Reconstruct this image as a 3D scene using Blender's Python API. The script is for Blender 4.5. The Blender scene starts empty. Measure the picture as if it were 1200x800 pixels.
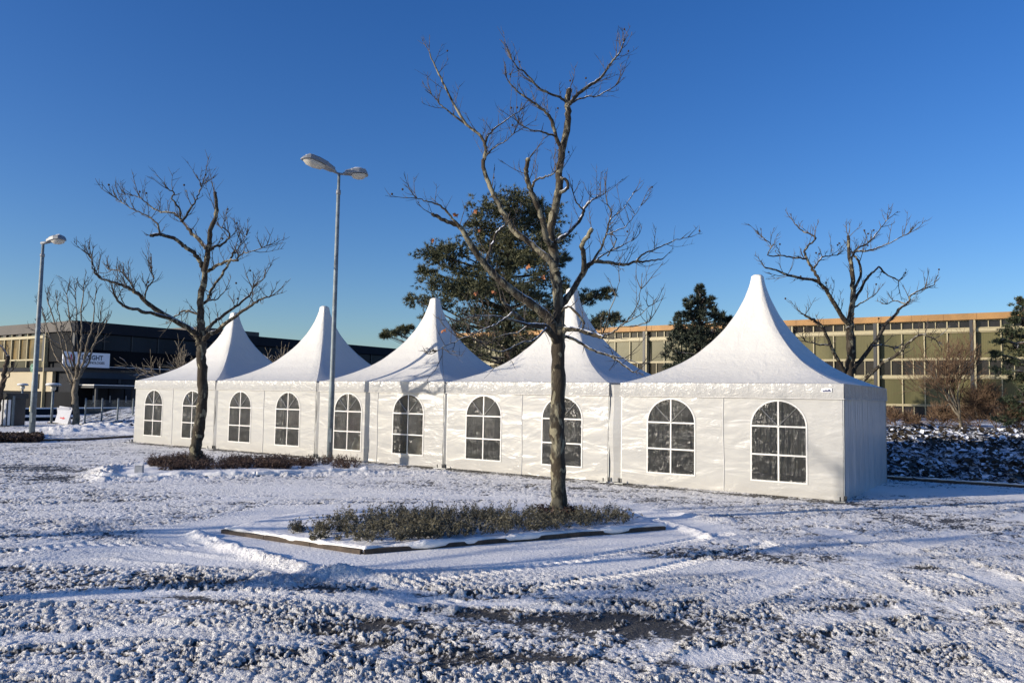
import bpy, math, random
import numpy as np
from mathutils import Vector, Matrix
random.seed(7); rng = np.random.default_rng(7)
V = Vector
sc = bpy.context.scene
COL = sc.collection

# ---------------------------------------------------------------- camera model (fitted to the photograph)
F, H, PI_, RO, TH = 929.33, 2.0167, .0700, .0178, .5996
cp, sp, cr, sr = math.cos(PI_), math.sin(PI_), math.cos(RO), math.sin(RO)
CR, CU, CF = V((cr, -sp*sr, cp*sr)), V((-sr, -sp*cr, cp*cr)), V((0, cp, sp))
CAM = V((0, 0, H))
def ray(x, y): return CF + CR*((x-600)/F) + CU*((400-y)/F)
def gnd(x, y, z=0.0):
    d = ray(x, y); return CAM + d*((z-H)/d.z)
def atY(x, y, Y):
    d = ray(x, y); return CAM + d*(Y/d.y)
ROW = V((-math.cos(TH), math.sin(TH), 0)); DEP = V((math.sin(TH), math.cos(TH), 0))
FR0 = V((6.7858, 16.2598, 0))

cam = bpy.data.cameras.new('camera'); co = bpy.data.objects.new('camera', cam); COL.objects.link(co)
cam.sensor_width = 36; cam.lens = F/1200*36; cam.clip_end = 3000; cam.clip_start = .05
M4 = Matrix((CR, CU, -CF)).transposed().to_4x4(); M4.translation = CAM
co.matrix_world = M4; sc.camera = co

# ---------------------------------------------------------------- light
AZ, EL = math.radians(248.5), math.radians(14.2)      # where the sun stands, clockwise from +Y
SD = V((math.sin(AZ)*math.cos(EL), math.cos(AZ)*math.cos(EL), math.sin(EL)))
SH = V((-SD.x, -SD.y, 0)).normalized()
w = bpy.data.worlds.new('World'); sc.world = w; w.use_nodes = True
nt = w.node_tree; bg = nt.nodes['Background']
sky = nt.nodes.new('ShaderNodeTexSky'); sky.sky_type = 'NISHITA'; sky.sun_disc = False
sky.sun_elevation = EL; sky.sun_rotation = AZ; sky.air_density = 1.0; sky.dust_density = .8; sky.ozone_density = 4.0
hs = nt.nodes.new('ShaderNodeHueSaturation'); hs.inputs['Saturation'].default_value = 1.22; hs.inputs['Hue'].default_value = .5155; nt.links.new(sky.outputs[0], hs.inputs['Color'])
nt.links.new(hs.outputs[0], bg.inputs[0]); bg.inputs[1].default_value = .14
sl = bpy.data.lights.new('sun', 'SUN'); sl.energy = 5.0; sl.angle = math.radians(.53); sl.color = (1, .90, .77)
so = bpy.data.objects.new('sun', sl); COL.objects.link(so); so.rotation_euler = SD.to_track_quat('Z', 'Y').to_euler()
sc.view_settings.view_transform = 'Standard'; sc.view_settings.look = 'None'
sc.view_settings.exposure = .20; sc.view_settings.gamma = 1; sc.view_settings.use_curve_mapping = False

# ---------------------------------------------------------------- materials
class NT:
    def __init__(s, name):
        s.m = bpy.data.materials.new(name); s.m.use_nodes = True; s.t = s.m.node_tree
        s.b = s.t.nodes['Principled BSDF']; s.out = s.t.nodes['Material Output']
    def n(s, typ, props=None, **ins):
        nd = s.t.nodes.new('ShaderNode'+typ)
        for k, v in (props or {}).items(): setattr(nd, k, v)
        for k, v in ins.items():
            key = k.replace('_', ' ')
            if key.isdigit(): key = int(key)
            elif key.startswith('i') and key[1:].isdigit(): key = int(key[1:])
            sock = nd.inputs[key]
            if isinstance(v, bpy.types.NodeSocket): s.t.links.new(v, sock)
            else: sock.default_value = v
        return nd
    def set(s, **kw):
        for k, v in kw.items():
            sock = s.b.inputs[k.replace('_', ' ')]
            if isinstance(v, bpy.types.NodeSocket): s.t.links.new(v, sock)
            else: sock.default_value = v
        return s.m
    def coord(s, kind='Object'): return s.n('TexCoord').outputs[kind]
    def map(s, vec, sc_): return s.n('Mapping', Vector=vec, Scale=sc_).outputs[0]
    def noise(s, vec, scale, detail=4, rough=.5, dist=0.): return s.n('TexNoise', Vector=vec, Scale=scale, Detail=detail, Roughness=rough, Distortion=dist).outputs['Fac']
    def ramp(s, fac, a, b, ca=(0,0,0,1), cb=(1,1,1,1)):
        r = s.n('ValToRGB', Fac=fac); e = r.color_ramp.elements
        e[0].position, e[1].position = a, b; e[0].color, e[1].color = ca, cb; return r.outputs[0]
    def mix(s, fac, a, b):
        nd = s.n('Mix', dict(data_type='RGBA')); 
        for i, v in ((0, fac), (6, a), (7, b)):
            if isinstance(v, bpy.types.NodeSocket): s.t.links.new(v, nd.inputs[i])
            else: nd.inputs[i].default_value = v
        return nd.outputs[2]
    def math(s, op, a, b=0., clamp=False):
        nd = s.n('Math', dict(operation=op, use_clamp=clamp))
        for i, v in ((0, a), (1, b)):
            if isinstance(v, bpy.types.NodeSocket): s.t.links.new(v, nd.inputs[i])
            else: nd.inputs[i].default_value = v
        return nd.outputs[0]
    def bump(s, h, strength=.5, dist=.01, normal=None):
        kw = dict(Height=h, Strength=strength, Distance=dist)
        if normal is not None: kw['Normal'] = normal
        return s.n('Bump', **kw).outputs[0]
def c4(r, g, b): return (r, g, b, 1)
def simple(name, col, rough=.6, metal=0., var=.25, scale=6., bump=.0, spec=.5):
    t = NT(name); f = t.noise(t.coord(), scale, 5, .6)
    a = c4(*[min(1, x*(1-var)) for x in col]); b = c4(*[min(1, x*(1+var)) for x in col])
    col_ = t.ramp(f, .3, .7, a, b)
    kw = dict(Base_Color=col_, Roughness=rough, Metallic=metal, Specular_IOR_Level=spec)
    if bump: kw['Normal'] = t.bump(t.noise(t.coord(), scale*6, 4), bump, .01)
    return t.set(**kw)

def m_pvc(name, col, glossy, kind):
    t = NT(name); tc = t.coord()
    rnd = t.n('ObjectInfo').outputs['Random']
    off = t.n('VectorMath', dict(operation='SCALE'), i0=(37., 19., 23.)); t.t.links.new(rnd, off.inputs['Scale'])
    vec = t.n('VectorMath', dict(operation='ADD'), i0=tc, i1=off.outputs[0]).outputs[0]
    dirt = t.noise(t.map(vec, (1, 1, .6)), 1.3, 5, .6)
    base = t.ramp(dirt, .3, .75, c4(*[x*.95 for x in col]), c4(*col))
    if kind == 'wall':   # diagonal pulls, creases of folding, fine crinkle
        r1 = t.n('Mapping', Vector=vec, Rotation=(0, .6, 0), Scale=(.5, .5, 1.5)).outputs[0]
        r2 = t.n('Mapping', Vector=vec, Rotation=(0, -.8, 0), Scale=(.7, .7, 2.4)).outputs[0]
        h1 = t.noise(r1, 1.2, 1, .4, .5); h2 = t.noise(r2, 1.3, 2, .45, .9)
        cr_ = t.n('TexVoronoi', dict(feature='DISTANCE_TO_EDGE'), Vector=t.map(vec, (1, 1, 1.6)), Scale=3.1)
        h3 = t.ramp(cr_.outputs['Distance'], 0, .12)
        fi = t.noise(t.map(vec, (1, 1, 1.5)), 9, 3, .6, .8)
        n1 = t.bump(t.math('ADD', h1, h2), .42, .065)
        n2 = t.bump(h3, .08, .008, n1)
        nn = t.bump(t.math('MULTIPLY', fi, t.ramp(t.noise(t.map(vec, (1, 1, 1)), 1.7, 2), .48, .66)), .55, .016, n2)
        z = t.n('SeparateXYZ', Vector=tc).outputs[2]
        grime = t.math('MULTIPLY', t.ramp(z, .0, .45, c4(1,1,1), c4(0,0,0)), t.noise(t.map(vec, (2, 2, 5)), 4, 5, .7))
        base = t.mix(t.math('MULTIPLY', grime, .45), base, c4(.42, .38, .31))
    elif kind == 'side':
        h1 = t.noise(t.map(vec, (3, 3, .35)), 1.6, 3, .5, .3); h2 = t.noise(t.map(vec, (1, 1, .8)), 7, 3, .6, .8)
        nn = t.bump(h2, .3, .015, t.bump(h1, .7, .08))
    elif kind == 'valance':
        h1 = t.noise(t.map(vec, (1, 1, 1.2)), 6, 3, .6, 1.5); h2 = t.noise(vec, 17, 3, .6, 1.)
        nn = t.bump(h2, .25, .010, t.bump(h1, .6, .035))
    else:
        h1 = t.noise(t.map(vec, (1, 1, .45)), 3.2, 4, .6, .8); h2 = t.noise(t.map(vec, (1, 1, .6)), 13, 4, .65, .6)
        nn = t.bump(h2, .42, .018, t.bump(h1, .45, .045))
    return t.set(Base_Color=base, Roughness=glossy, Normal=nn, Specular_IOR_Level=.5)
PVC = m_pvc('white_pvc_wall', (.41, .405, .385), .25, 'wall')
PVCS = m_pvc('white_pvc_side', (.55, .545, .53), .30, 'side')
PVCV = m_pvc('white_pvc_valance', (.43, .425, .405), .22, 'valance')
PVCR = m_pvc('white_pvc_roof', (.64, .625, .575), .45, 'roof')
BAR = simple('white_trim', (.60, .59, .56), .45, var=.04)
ALU = simple('aluminium_post', (.42, .43, .43), .42, .9, .1)

def m_pane():
    t = NT('clear_film'); tc = t.coord(); rnd = t.n('ObjectInfo').outputs['Random']
    off = t.n('VectorMath', dict(operation='SCALE'), i0=(31., 17., 23.)); t.t.links.new(rnd, off.inputs['Scale'])
    vec = t.n('VectorMath', dict(operation='ADD'), i0=tc, i1=off.outputs[0]).outputs[0]
    a = t.noise(t.map(vec, (9, 9, .8)), 1.2, 3, .6, .4); b = t.noise(t.map(vec, (1, 1, .9)), 6, 4, .65, 1.2)
    nn = t.bump(b, .8, .03, t.bump(a, .8, .05))
    t.set(Base_Color=c4(.045, .048, .05), Roughness=.13, Normal=nn, Specular_IOR_Level=.75, Coat_Weight=.4, Coat_Roughness=.05)
    tr = t.n('BsdfTransparent', Color=c4(.42, .44, .44))
    mx = t.n('MixShader', Fac=.38, i1=tr.outputs[0], i2=t.b.outputs[0])
    t.t.links.new(mx.outputs[0], t.out.inputs[0]); return t.m
PANE = m_pane()

def m_ground():
    t = NT('slushy_snow'); tc = t.coord()
    at = t.n('Attribute', dict(attribute_name='snow')).outputs['Fac']
    ro = t.n('Attribute', dict(attribute_name='rough')).outputs['Fac']
    f = t.noise(tc, 26, 5, .65); f2 = t.noise(tc, 90, 3, .6); big = t.noise(tc, .8, 4, .55)
    s = t.math('ADD', at, t.math('MULTIPLY', t.math('SUBTRACT', f, .5), .9))
    mask = t.ramp(s, .40, .58)
    snowc = t.ramp(big, .35, .65, c4(.87, .845, .79), c4(.93, .905, .855))
    slush = t.ramp(f, .35, .7, c4(.44, .43, .40), c4(.74, .72, .68))
    thin = t.ramp(s, .46, .74)
    snowc = t.mix(thin, slush, snowc)
    asp = t.mix(t.noise(tc, 60, 4, .7), c4(.022, .021, .02), c4(.085, .08, .072))
    asp = t.mix(t.ramp(t.noise(tc, .5, 3), .45, .7), asp, c4(.10, .085, .066))
    col = t.mix(mask, asp, snowc)
    rgh = t.math('ADD', t.math('MULTIPLY', mask, .15), .6)
    hh = t.math('MULTIPLY', t.math('ADD', t.math('ADD', f, t.math('MULTIPLY', f2, .45)), t.math('MULTIPLY', t.noise(tc, 13, 3, .6), .8)), t.math('ADD', t.math('MULTIPLY', t.math('MINIMUM', ro, .8), 1.1), .22))
    n1 = t.bump(hh, 1., .045)
    grey = t.ramp(t.math('ADD', t.noise(tc, 9, 6, .75), t.math('MULTIPLY', t.math('SUBTRACT', t.noise(tc, .55, 4, .6), .5), .6)), .50, .66)
    col = t.mix(t.math('MULTIPLY', t.math('MULTIPLY', grey, t.math('MINIMUM', t.math('MULTIPLY', ro, 2.), 1.)), t.math('MULTIPLY', mask, .20)), col, c4(.42, .41, .39))
    return t.set(Base_Color=col, Roughness=rgh, Normal=n1, Specular_IOR_Level=.4, Subsurface_Weight=0.)
GRD = m_ground()
def m_snow():
    t = NT('snow'); tc = t.coord()
    n = t.bump(t.noise(tc, 30, 5, .65), .45, .015, t.bump(t.noise(tc, 5, 4, .6), .5, .05))
    return t.set(Base_Color=t.ramp(t.noise(tc, 3, 4), .3, .7, c4(.82, .80, .76), c4(.89, .87, .83)), Roughness=.7, Normal=n)
SNOW = m_snow()
def m_farsnow():
    t = NT('trodden_snow'); tc = t.coord()
    f = t.noise(tc, 1.6, 7, .7); f2 = t.noise(tc, .12, 4, .6)
    col = t.mix(t.ramp(t.math('ADD', f, t.math('MULTIPLY', f2, .35)), .50, .68), c4(.12, .115, .10), c4(.74, .76, .79))
    return t.set(Base_Color=col, Roughness=.7, Normal=t.bump(f, .6, .1))
FARSNOW = m_farsnow()

def m_bark(name, dark, light, scale, snow=.6, mottled=True, hi=.66):
    t = NT(name); tc = t.coord()
    v = t.map(tc, (1, 1, .55))
    f = t.noise(v, scale, 5, .6, .6); g = t.noise(v, scale*.45, 3, .5, .8)
    col = t.ramp(f, .44, .56, c4(*dark), c4(*light))
    if mottled:
        col = t.mix(t.ramp(g, .46, .52), col, c4(dark[0]*1.5, dark[1]*1.35, dark[2]*1.2))
        cream = t.ramp(t.noise(v, scale*.8, 2, .5, .4), .57, .60)
        col = t.mix(t.math('MULTIPLY', cream, .6), col, c4(.33, .30, .20))
    nz = t.n('SeparateXYZ', Vector=t.n('NewGeometry').outputs['Normal']).outputs[2]
    k = t.math('ADD', nz, t.math('MULTIPLY', t.math('SUBTRACT', t.noise(tc, 2.2, 4, .6), .5), .95))
    sn = t.ramp(k, hi, hi+.06)
    col = t.mix(t.math('MULTIPLY', sn, snow), col, c4(.78, .80, .83))
    return t.set(Base_Color=col, Roughness=.85, Normal=t.bump(t.noise(v, scale*2.2, 5, .65), .8, .03), Specular_IOR_Level=.2)
PLANE = m_bark('plane_bark', (.036, .032, .025), (.145, .132, .095), 9, 1., True, .62)
PLANE2 = m_bark('dark_plane_bark', (.030, .026, .021), (.075, .066, .050), 9, .9, True, .74)
TWIG = m_bark('twig_bark', (.045, .037, .031), (.10, .086, .070), 14, .4, False, .8)
PTRUNK = m_bark('pine_bark', (.04, .030, .023), (.09, .065, .047), 6, .5, False)
PALEBARK = m_bark('pale_bark', (.13, .11, .08), (.24, .20, .145), 8, .7, False)
BUSHBARK = m_bark('brown_twigs', (.085, .05, .032), (.15, .10, .06), 8, .25, False, .85)

def m_leafy(name, a, b, snow=.0, rough=.6):
    t = NT(name); tc = t.coord()
    at = t.n('Attribute', dict(attribute_name='tone')).outputs['Fac']
    col = t.mix(at, c4(*a), c4(*b))
    if snow:
        s = t.ramp(t.math('ADD', at, t.math('MULTIPLY', t.noise(tc, 1.5, 4, .6), .5)), 1.25-snow, 1.30-snow)
        col = t.mix(s, col, c4(.78, .80, .83))
    return t.set(Base_Color=col, Roughness=rough, Specular_IOR_Level=.25)
PINE = m_leafy('pine_needles', (.045, .056, .032), (.16, .155, .08), .08)
SPRUCE = m_leafy('spruce_needles', (.026, .036, .026), (.070, .082, .056), .03)
SNOWPINE = m_leafy('snowy_needles', (.035, .050, .030), (.11, .125, .065), .14)
IVY = m_leafy('ivy_leaves', (.026, .022, .015), (.095, .068, .040), .46, .5)
SHRUB = m_leafy('shrub_leaves', (.075, .068, .047), (.20, .18, .115), .17)
SHRUBR = m_leafy('reddish_shrub', (.050, .030, .024), (.13, .085, .060), .24)

GALV = simple('galvanised_steel', (.17, .20, .21), .6, .25, .3, 7)
LAMPG = simple('lamp_grey', (.22, .23, .24), .5, 0, .08, 1.)
LENS = simple('lamp_lens', (.50, .47, .40), .3, 0, .08, 1.5)
DARKMET = simple('dark_metal', (.03, .032, .035), .5, .3)
BLACK = simple('black_steel', (.02, .02, .022), .45)
KERB = simple('kerb_stone', (.075, .054, .037), .85, 0, .4, 9, .6)
CREAM = simple('cream_steel', (.36, .31, .18), .5, 0, .10)
OCHRE = simple('weathered_copper', (.28, .148, .045), .6, .1, .28, .7)
BROWNP = simple('brown_parapet', (.042, .033, .026), .6, 0, .25, .8)
CONC = simple('dark_cladding', (.014, .016, .021), .75, 0, .2, .7, 0, .15)
BLUECL = simple('blue_grey_cladding', (.040, .052, .065), .7, 0, .15, .7, 0, .2)
CREAMW = simple('cream_wall', (.37, .31, .20), .7, 0, .08, .6)
WHITE = simple('white_board', (.80, .80, .80), .4, 0, .03)
GREYB = simple('grey_board', (.62, .63, .66), .45, 0, .04)
RED = simple('red_print', (.60, .02, .03), .5, 0, .05); INK = simple('dark_print', (.035, .04, .055), .5, 0, .05)
BLUEI = simple('blue_print', (.02, .03, .10), .5, 0, .05)
GREEN = simple('green_sign', (.008, .10, .055), .4, 0, .1); PGREEN = simple('pale_green_print', (.25, .45, .32), .5, 0, .05)
YEL = simple('yellow_plate', (.65, .55, .25), .5, 0, .1)
BEIGE = simple('pale_wood', (.62, .50, .34), .5, 0, .15, 4)
DRY = simple('dry_leaf_brown', (.36, .13, .045), .7, 0, .3, 30); BALL = simple('seed_ball_brown', (.045, .028, .02), .9, 0, .3, 40)
INNER = simple('ground_board', (.20, .18, .15), .8)

def m_glass(name, a, b, scale=.35, rough=.12, slat=0., spec=.5):
    t = NT(name); tc = t.coord()
    col = t.ramp(t.noise(t.map(tc, (1, 1, .35)), scale, 3, .5, .6), .35, .65, c4(*a), c4(*b))  # reflection tints of the blind glass are put into this patchy base colour
    nn = t.bump(t.noise(tc, .8, 2), .15, .05)
    if slat:
        wv = t.n('TexWave', dict(bands_direction='X'), Vector=tc, Scale=slat, Distortion=.25).outputs['Fac']
        col = t.mix(t.math('MULTIPLY', wv, .30), col, c4(a[0]*.45, a[1]*.45, a[2]*.45))
    return t.set(Base_Color=col, Roughness=rough, Normal=nn, Specular_IOR_Level=spec)
BLIND = m_glass('green_blind_glass', (.068, .064, .022), (.135, .12, .048), .5, .35, 3.2, .3)
BLINDG = m_glass('gold_blind_glass', (.06, .045, .02), (.22, .15, .055), 1.1, .3, 1.6, .3)
WDARK = m_glass('dark_window_glass', (.012, .011, .012), (.03, .027, .026), .9, .15, 0, .3)
WDARKB = m_glass('blue_dark_glass', (.006, .008, .012), (.016, .022, .030), .3, .35, 0, .15)
WBLACK = m_glass('black_glass', (.002, .002, .004), (.006, .007, .009), .3, .5, 0, .06)

# ---------------------------------------------------------------- mesh building
class MB:
    def __init__(s): s.v = []; s.f = []; s.tone = []
    def box(s, x0, x1, y0, y1, z0, z1, M=None):
        b = len(s.v); ps = [V((x, y, z)) for z in (z0, z1) for x, y in ((x0, y0), (x1, y0), (x1, y1), (x0, y1))]
        if M is not None: ps = [M @ p for p in ps]
        s.v += ps
        s.f += [tuple(b+i for i in q) for q in ((3,2,1,0), (4,5,6,7), (0,1,5,4), (1,2,6,5), (2,3,7,6), (3,0,4,7))]; return s
    def bar(s, a, b, wd, th, up=V((0, 0, 1))):      # box bar between two points
        a, b = V(a), V(b); d = (b-a).normalized(); x = d.cross(up)
        if x.length < 1e-4: x = d.cross(V((1, 0, 0)))
        x.normalize(); y = x.cross(d).normalized(); i = len(s.v)
        for p in (a, b):
            for sx, sy in ((-1,-1), (1,-1), (1,1), (-1,1)): s.v.append(p + x*sx*wd/2 + y*sy*th/2)
        s.f += [tuple(i+k for k in q) for q in ((3,2,1,0), (4,5,6,7), (0,1,5,4), (1,2,6,5), (2,3,7,6), (3,0,4,7))]; return s
    def tube(s, pts, rad, n=6, cap=True, jit=0.):
        pts = [V(p) for p in pts]; base = len(s.v); m = len(pts)
        t0 = (pts[1]-pts[0]).normalized(); u = t0.orthogonal().normalized()
        for i in range(m):
            t = (pts[min(i+1, m-1)]-pts[max(i-1, 0)])
            t = t.normalized() if t.length > 1e-9 else t0
            u = (u - t*u.dot(t)); u = u.normalized() if u.length > 1e-6 else t.orthogonal().normalized()
            v_ = t.cross(u); r = rad[i]
            for k in range(n):
                a = 2*math.pi*k/n; rr = r*(1+random.uniform(-jit, jit)) if jit else r
                s.v.append(pts[i] + u*(math.cos(a)*rr) + v_*(math.sin(a)*rr))
        for i in range(m-1):
            for k in range(n):
                k2 = (k+1) % n; a = base+i*n
                s.f.append((a+k, a+k2, a+n+k2, a+n+k))
        if cap: s.f.append(tuple(base+(m-1)*n+k for k in range(n))); s.f.append(tuple(base+k for k in reversed(range(n))))
        return s
    def lathe(s, prof, n=20, c=V((0, 0, 0))):
        b = len(s.v)
        for r, z in prof:
            for k in range(n): a = 2*math.pi*k/n; s.v.append(c+V((r*math.cos(a), r*math.sin(a), z)))
        for i in range(len(prof)-1):
            for k in range(n):
                k2 = (k+1) % n; s.f.append((b+i*n+k, b+i*n+k2, b+(i+1)*n+k2, b+(i+1)*n+k))
        s.f.append(tuple(b+(len(prof)-1)*n+k for k in range(n))); s.f.append(tuple(b+k for k in reversed(range(n)))); return s
    def prism(s, pts, a, b, M=None):     # 2-D outline (x,z) extruded in y from a to b
        n = len(pts); i0 = len(s.v); ps = [V((x, a, z)) for x, z in pts]+[V((x, b, z)) for x, z in pts]
        if M is not None: ps = [M @ p for p in ps]
        s.v += ps; s.f.append(tuple(i0+i for i in range(n))); s.f.append(tuple(i0+n+i for i in reversed(range(n))))
        for i in range(n): j = (i+1) % n; s.f.append((i0+i, i0+n+i, i0+n+j, i0+j))
        return s
    def build(s, name, mat, parent=None, smooth=False, origin=None):
        me = bpy.data.meshes.new(name)
        vs = s.v if origin is None else [p-origin for p in s.v]
        me.from_pydata([tuple(p) for p in vs], [], s.f)
        if s.tone:
            at = me.attributes.new('tone', 'FLOAT', 'FACE'); at.data.foreach_set('value', s.tone)
        me.materials.append(mat)
        if smooth: me.polygons.foreach_set('use_smooth', [True]*len(me.polygons))
        me.update()
        o = bpy.data.objects.new(name, me); COL.objects.link(o)
        if origin is not None and parent is None: o.location = origin
        if parent is not None: o.parent = parent
        return o
def tag(o, label=None, cat=None, group=None, kind=None):
    if label: o['label'] = label
    if cat: o['category'] = cat
    if group: o['group'] = group
    if kind: o['kind'] = kind
    return o
def empty(name, loc=(0, 0, 0), rz=0., label=None, cat=None, group=None):
    o = bpy.data.objects.new(name, None); COL.objects.link(o); o.location = loc; o.rotation_euler = (0, 0, rz)
    return tag(o, label, cat, group)
def dup(root, loc, rz, label, scale=(1, 1, 1), group=None):
    r = root.copy(); COL.objects.link(r); r.location = loc; r.rotation_euler = (0, 0, rz); r.scale = scale; r['label'] = label
    if group: r['group'] = group
    kids = {}
    for ch in [o for o in list(COL.objects) if o.parent == root]:
        c = ch.copy(); COL.objects.link(c); c.parent = r; kids[ch] = c
        for g in [o for o in list(COL.objects) if o.parent == ch]:
            d = g.copy(); COL.objects.link(d); d.parent = c
    return r
def text(name, body, size, mat, parent, M, ext=.003, bold=0., sx=1.):
    cu = bpy.data.curves.new('lettering', 'FONT'); cu.body = body; cu.size = size; cu.extrude = ext; cu.offset = bold
    cu.align_x = 'LEFT'; tmp = bpy.data.objects.new('lettering', cu); COL.objects.link(tmp)
    bpy.context.view_layer.update()
    me = bpy.data.meshes.new_from_object(tmp.evaluated_get(bpy.context.evaluated_depsgraph_get()))
    bpy.data.objects.remove(tmp); me.name = name
    me.transform(M @ Matrix.Rotation(math.pi/2, 4, 'X') @ Matrix.Diagonal((sx, 1, 1, 1)))
    me.materials.clear(); me.materials.append(mat)
    o = bpy.data.objects.new(name, me); COL.objects.link(o); o.parent = parent; return o

# ---------------------------------------------------------------- numpy noise
_g = rng.normal(size=(16, 256, 256, 2)); _g /= np.linalg.norm(_g, axis=-1, keepdims=True)
def pn(x, y, seed=0):
    G = _g[seed % 16]; xi = np.floor(x).astype(int); yi = np.floor(y).astype(int); fx = x-xi; fy = y-yi
    u = fx**3*(fx*(fx*6-15)+10); v = fy**3*(fy*(fy*6-15)+10)
    def d(ix, iy, dx, dy):
        g = G[(xi+ix) % 256, (yi+iy) % 256]; return g[..., 0]*dx+g[..., 1]*dy
    a = d(0,0,fx,fy)*(1-u)+d(1,0,fx-1,fy)*u; b = d(0,1,fx,fy-1)*(1-u)+d(1,1,fx-1,fy-1)*u
    return (a*(1-v)+b*v)*1.45
def fbm(x, y, o=4, seed=0):
    r = 0; a = 1; t = 0
    for i in range(o): r = r+a*pn(x*2**i+i*7.3, y*2**i+i*3.1, seed+i); t += a; a *= .5
    return r/t
def sst(a, b, x): t = np.clip((x-a)/(b-a), 0, 1); return t*t*(3-2*t)
def segdist(x, y, P):
    best = np.full(x.shape, 1e9)
    for a, b in zip(P[:-1], P[1:]):
        dx, dy = b[0]-a[0], b[1]-a[1]; t = np.clip(((x-a[0])*dx+(y-a[1])*dy)/(dx*dx+dy*dy), 0, 1)
        best = np.minimum(best, np.hypot(x-a[0]-t*dx, y-a[1]-t*dy))
    return best
def inpoly(x, y, P):
    c = np.zeros(x.shape, bool); n = len(P)
    for i in range(n):
        x1, y1 = P[i][:2]; x2, y2 = P[(i+1) % n][:2]
        c ^= ((y1 > y) != (y2 > y)) & (x < (x2-x1)*(y-y1)/(y2-y1+1e-12)+x1)
    return c
G2 = lambda x, y: tuple(gnd(x, y))[:2]
ISL = [G2(*p) for p in ((262, 626), (425, 651), (778, 622), (716, 598), (360, 604))]
ISL2 = [G2(*p) for p in ((118, 563), (300, 560), (430, 555), (402, 544), (150, 547))]
ISL3 = [G2(*p) for p in ((-60, 519), (45, 515), (58, 511), (-40, 512))]
MK = gnd(1040, 562); MK2 = gnd(1200, 572)        # kerb at the foot of the planted mound
def blob(x, y, px, py, rx, ry, ang=-.1):
    c = gnd(px, py); ca, sa = math.cos(ang), math.sin(ang)
    u = (x-c.x)*ca+(y-c.y)*sa; v = -(x-c.x)*sa+(y-c.y)*ca
    return np.exp(-(u/rx)**2-(v/ry)**2)
def height(x, y):
    cov = .90+.26*fbm(x*.35, y*.45, 3, 1)+.20*fbm(x*.9+y*.3, y*1.5, 4, 3)
    wx_ = fbm(x*1.1, y*1.1, 3, 2); wy_ = fbm(x*1.1, y*1.1, 3, 6)
    for b in ((430, 742, .7, .35, .95), (600, 730, 1.2, .55, .62), (760, 735, 1.2, .40, .60), (500, 775, 1.2, .3, .5), (860, 655, 2.0, .55, .55), (1095, 668, .35, .12, .9),
              (90, 552, 3.2, .8, .75), (150, 680, 1.6, .40, .42), (30, 625, 3, .5, .25), (225, 705, .4, .10, .9), (1150, 612, 2.4, .9, .32), (1100, 720, .9, .3, .3),
              (560, 700, 2.6, .22, .42), (930, 620, 1.5, .3, .4), (700, 780, 1.2, .2, .8), (300, 780, 1.4, .2, .35), (20, 560, 2.5, .8, .5),
              (640, 573, 3.5, .45, .30), (820, 589, 2.6, .35, .30), (330, 690, .9, .2, .45), (980, 760, 1.2, .25, .35)):
        cov = cov-.50*b[4]*blob(x+.3*wx_, y+.25*wy_, *b[:4])
    di = segdist(x, y, ISL+[ISL[0]])
    di = np.where(inpoly(x, y, ISL), 0, di)
    sm = sst(1.25, .75, di+.25*fbm(x*.9, y*.9, 2, 5))
    for b in ((160, 645, 2.2, .28, .5), (560, 660, 2.6, .5, .8), (760, 660, 2.4, .35, .45), (1000, 575, 5, .8, .45), (330, 575, 3.5, .9, .30), (130, 660, 1., .2, .6), (430, 705, .7, .15, .8), (640, 715, .9, .12, .6)):
        sm = sm+b[4]*blob(x, y, *b[:4])
    sm = np.clip(sm, 0, 1)*sst(.15, .55, cov); cov = cov+.75*sm*np.clip(cov, 0, 1)
    tf_ = segdist(x, y, [tuple(FR0-DEP*.22-ROW*.1)[:2], tuple(FR0-DEP*.22+ROW*26)[:2]]); cov = cov-.42*np.exp(-(tf_/.30)**2)*(1+fbm(x*1.5, y*1.5, 3, 1))
    cov = np.maximum(cov, .30)
    qx = x+.07*pn(x*4, y*4, 6)+.03*pn(x*11, y*11, 5); qy = y+.07*pn(x*4, y*4, 7)+.03*pn(x*11, y*11, 3)
    big = np.abs(pn(qx*5.2, qy*5.8, 2)); med = np.abs(pn(qx*14, qy*15, 4)); fine = np.abs(pn(qx*29, qy*30, 8))
    siz = sst(-.35, .35, fbm(x*.8, y*1.1, 3, 10))
    lump = np.tanh((.30+.55*siz)*1.25*big+(1.1-.45*siz)*med+.66*fine)
    # lanes pressed flat by wheels
    trk = np.zeros(x.shape); edge_ = np.zeros(x.shape)
    for P, wd in ((((-80, 712), (120, 700), (300, 702), (470, 722), (640, 742), (860, 742), (1100, 712), (1300, 690)), .17), (((-80, 668), (150, 650), (330, 668), (520, 706), (760, 700), (960, 670), (1250, 640)), .20), (((880, 640), (1010, 676), (1110, 720), (1220, 800)), .22), (((960, 622), (1090, 655), (1190, 690), (1300, 760)), .22), \
                  (((-60, 762), (160, 742), (380, 756), (560, 790)), .16), (((700, 800), (900, 762), (1100, 750), (1300, 752)), .16), (((-80, 600), (180, 590), (420, 582), (700, 586)), .25), (((700, 800), (800, 730), (960, 668), (1220, 604)), .18)):
        d = segdist(x+.12*wx_, y+.1*wy_, [G2(*p) for p in P]); k = sst(wd*1.5, wd*.7, d)*np.clip(.55+.9*fbm(x*.7, y*.7, 2, 13), 0, 1); trk = np.maximum(trk, k); edge_ = np.maximum(edge_, np.exp(-((d-wd*1.6)/(.07))**2)*np.clip(.6+fbm(x*1.3, y*1.3, 2, 14), 0, 1))
    trk = trk*sst(.25, .6, cov); sm = np.clip(sm+.80*trk, 0, 1)
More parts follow.
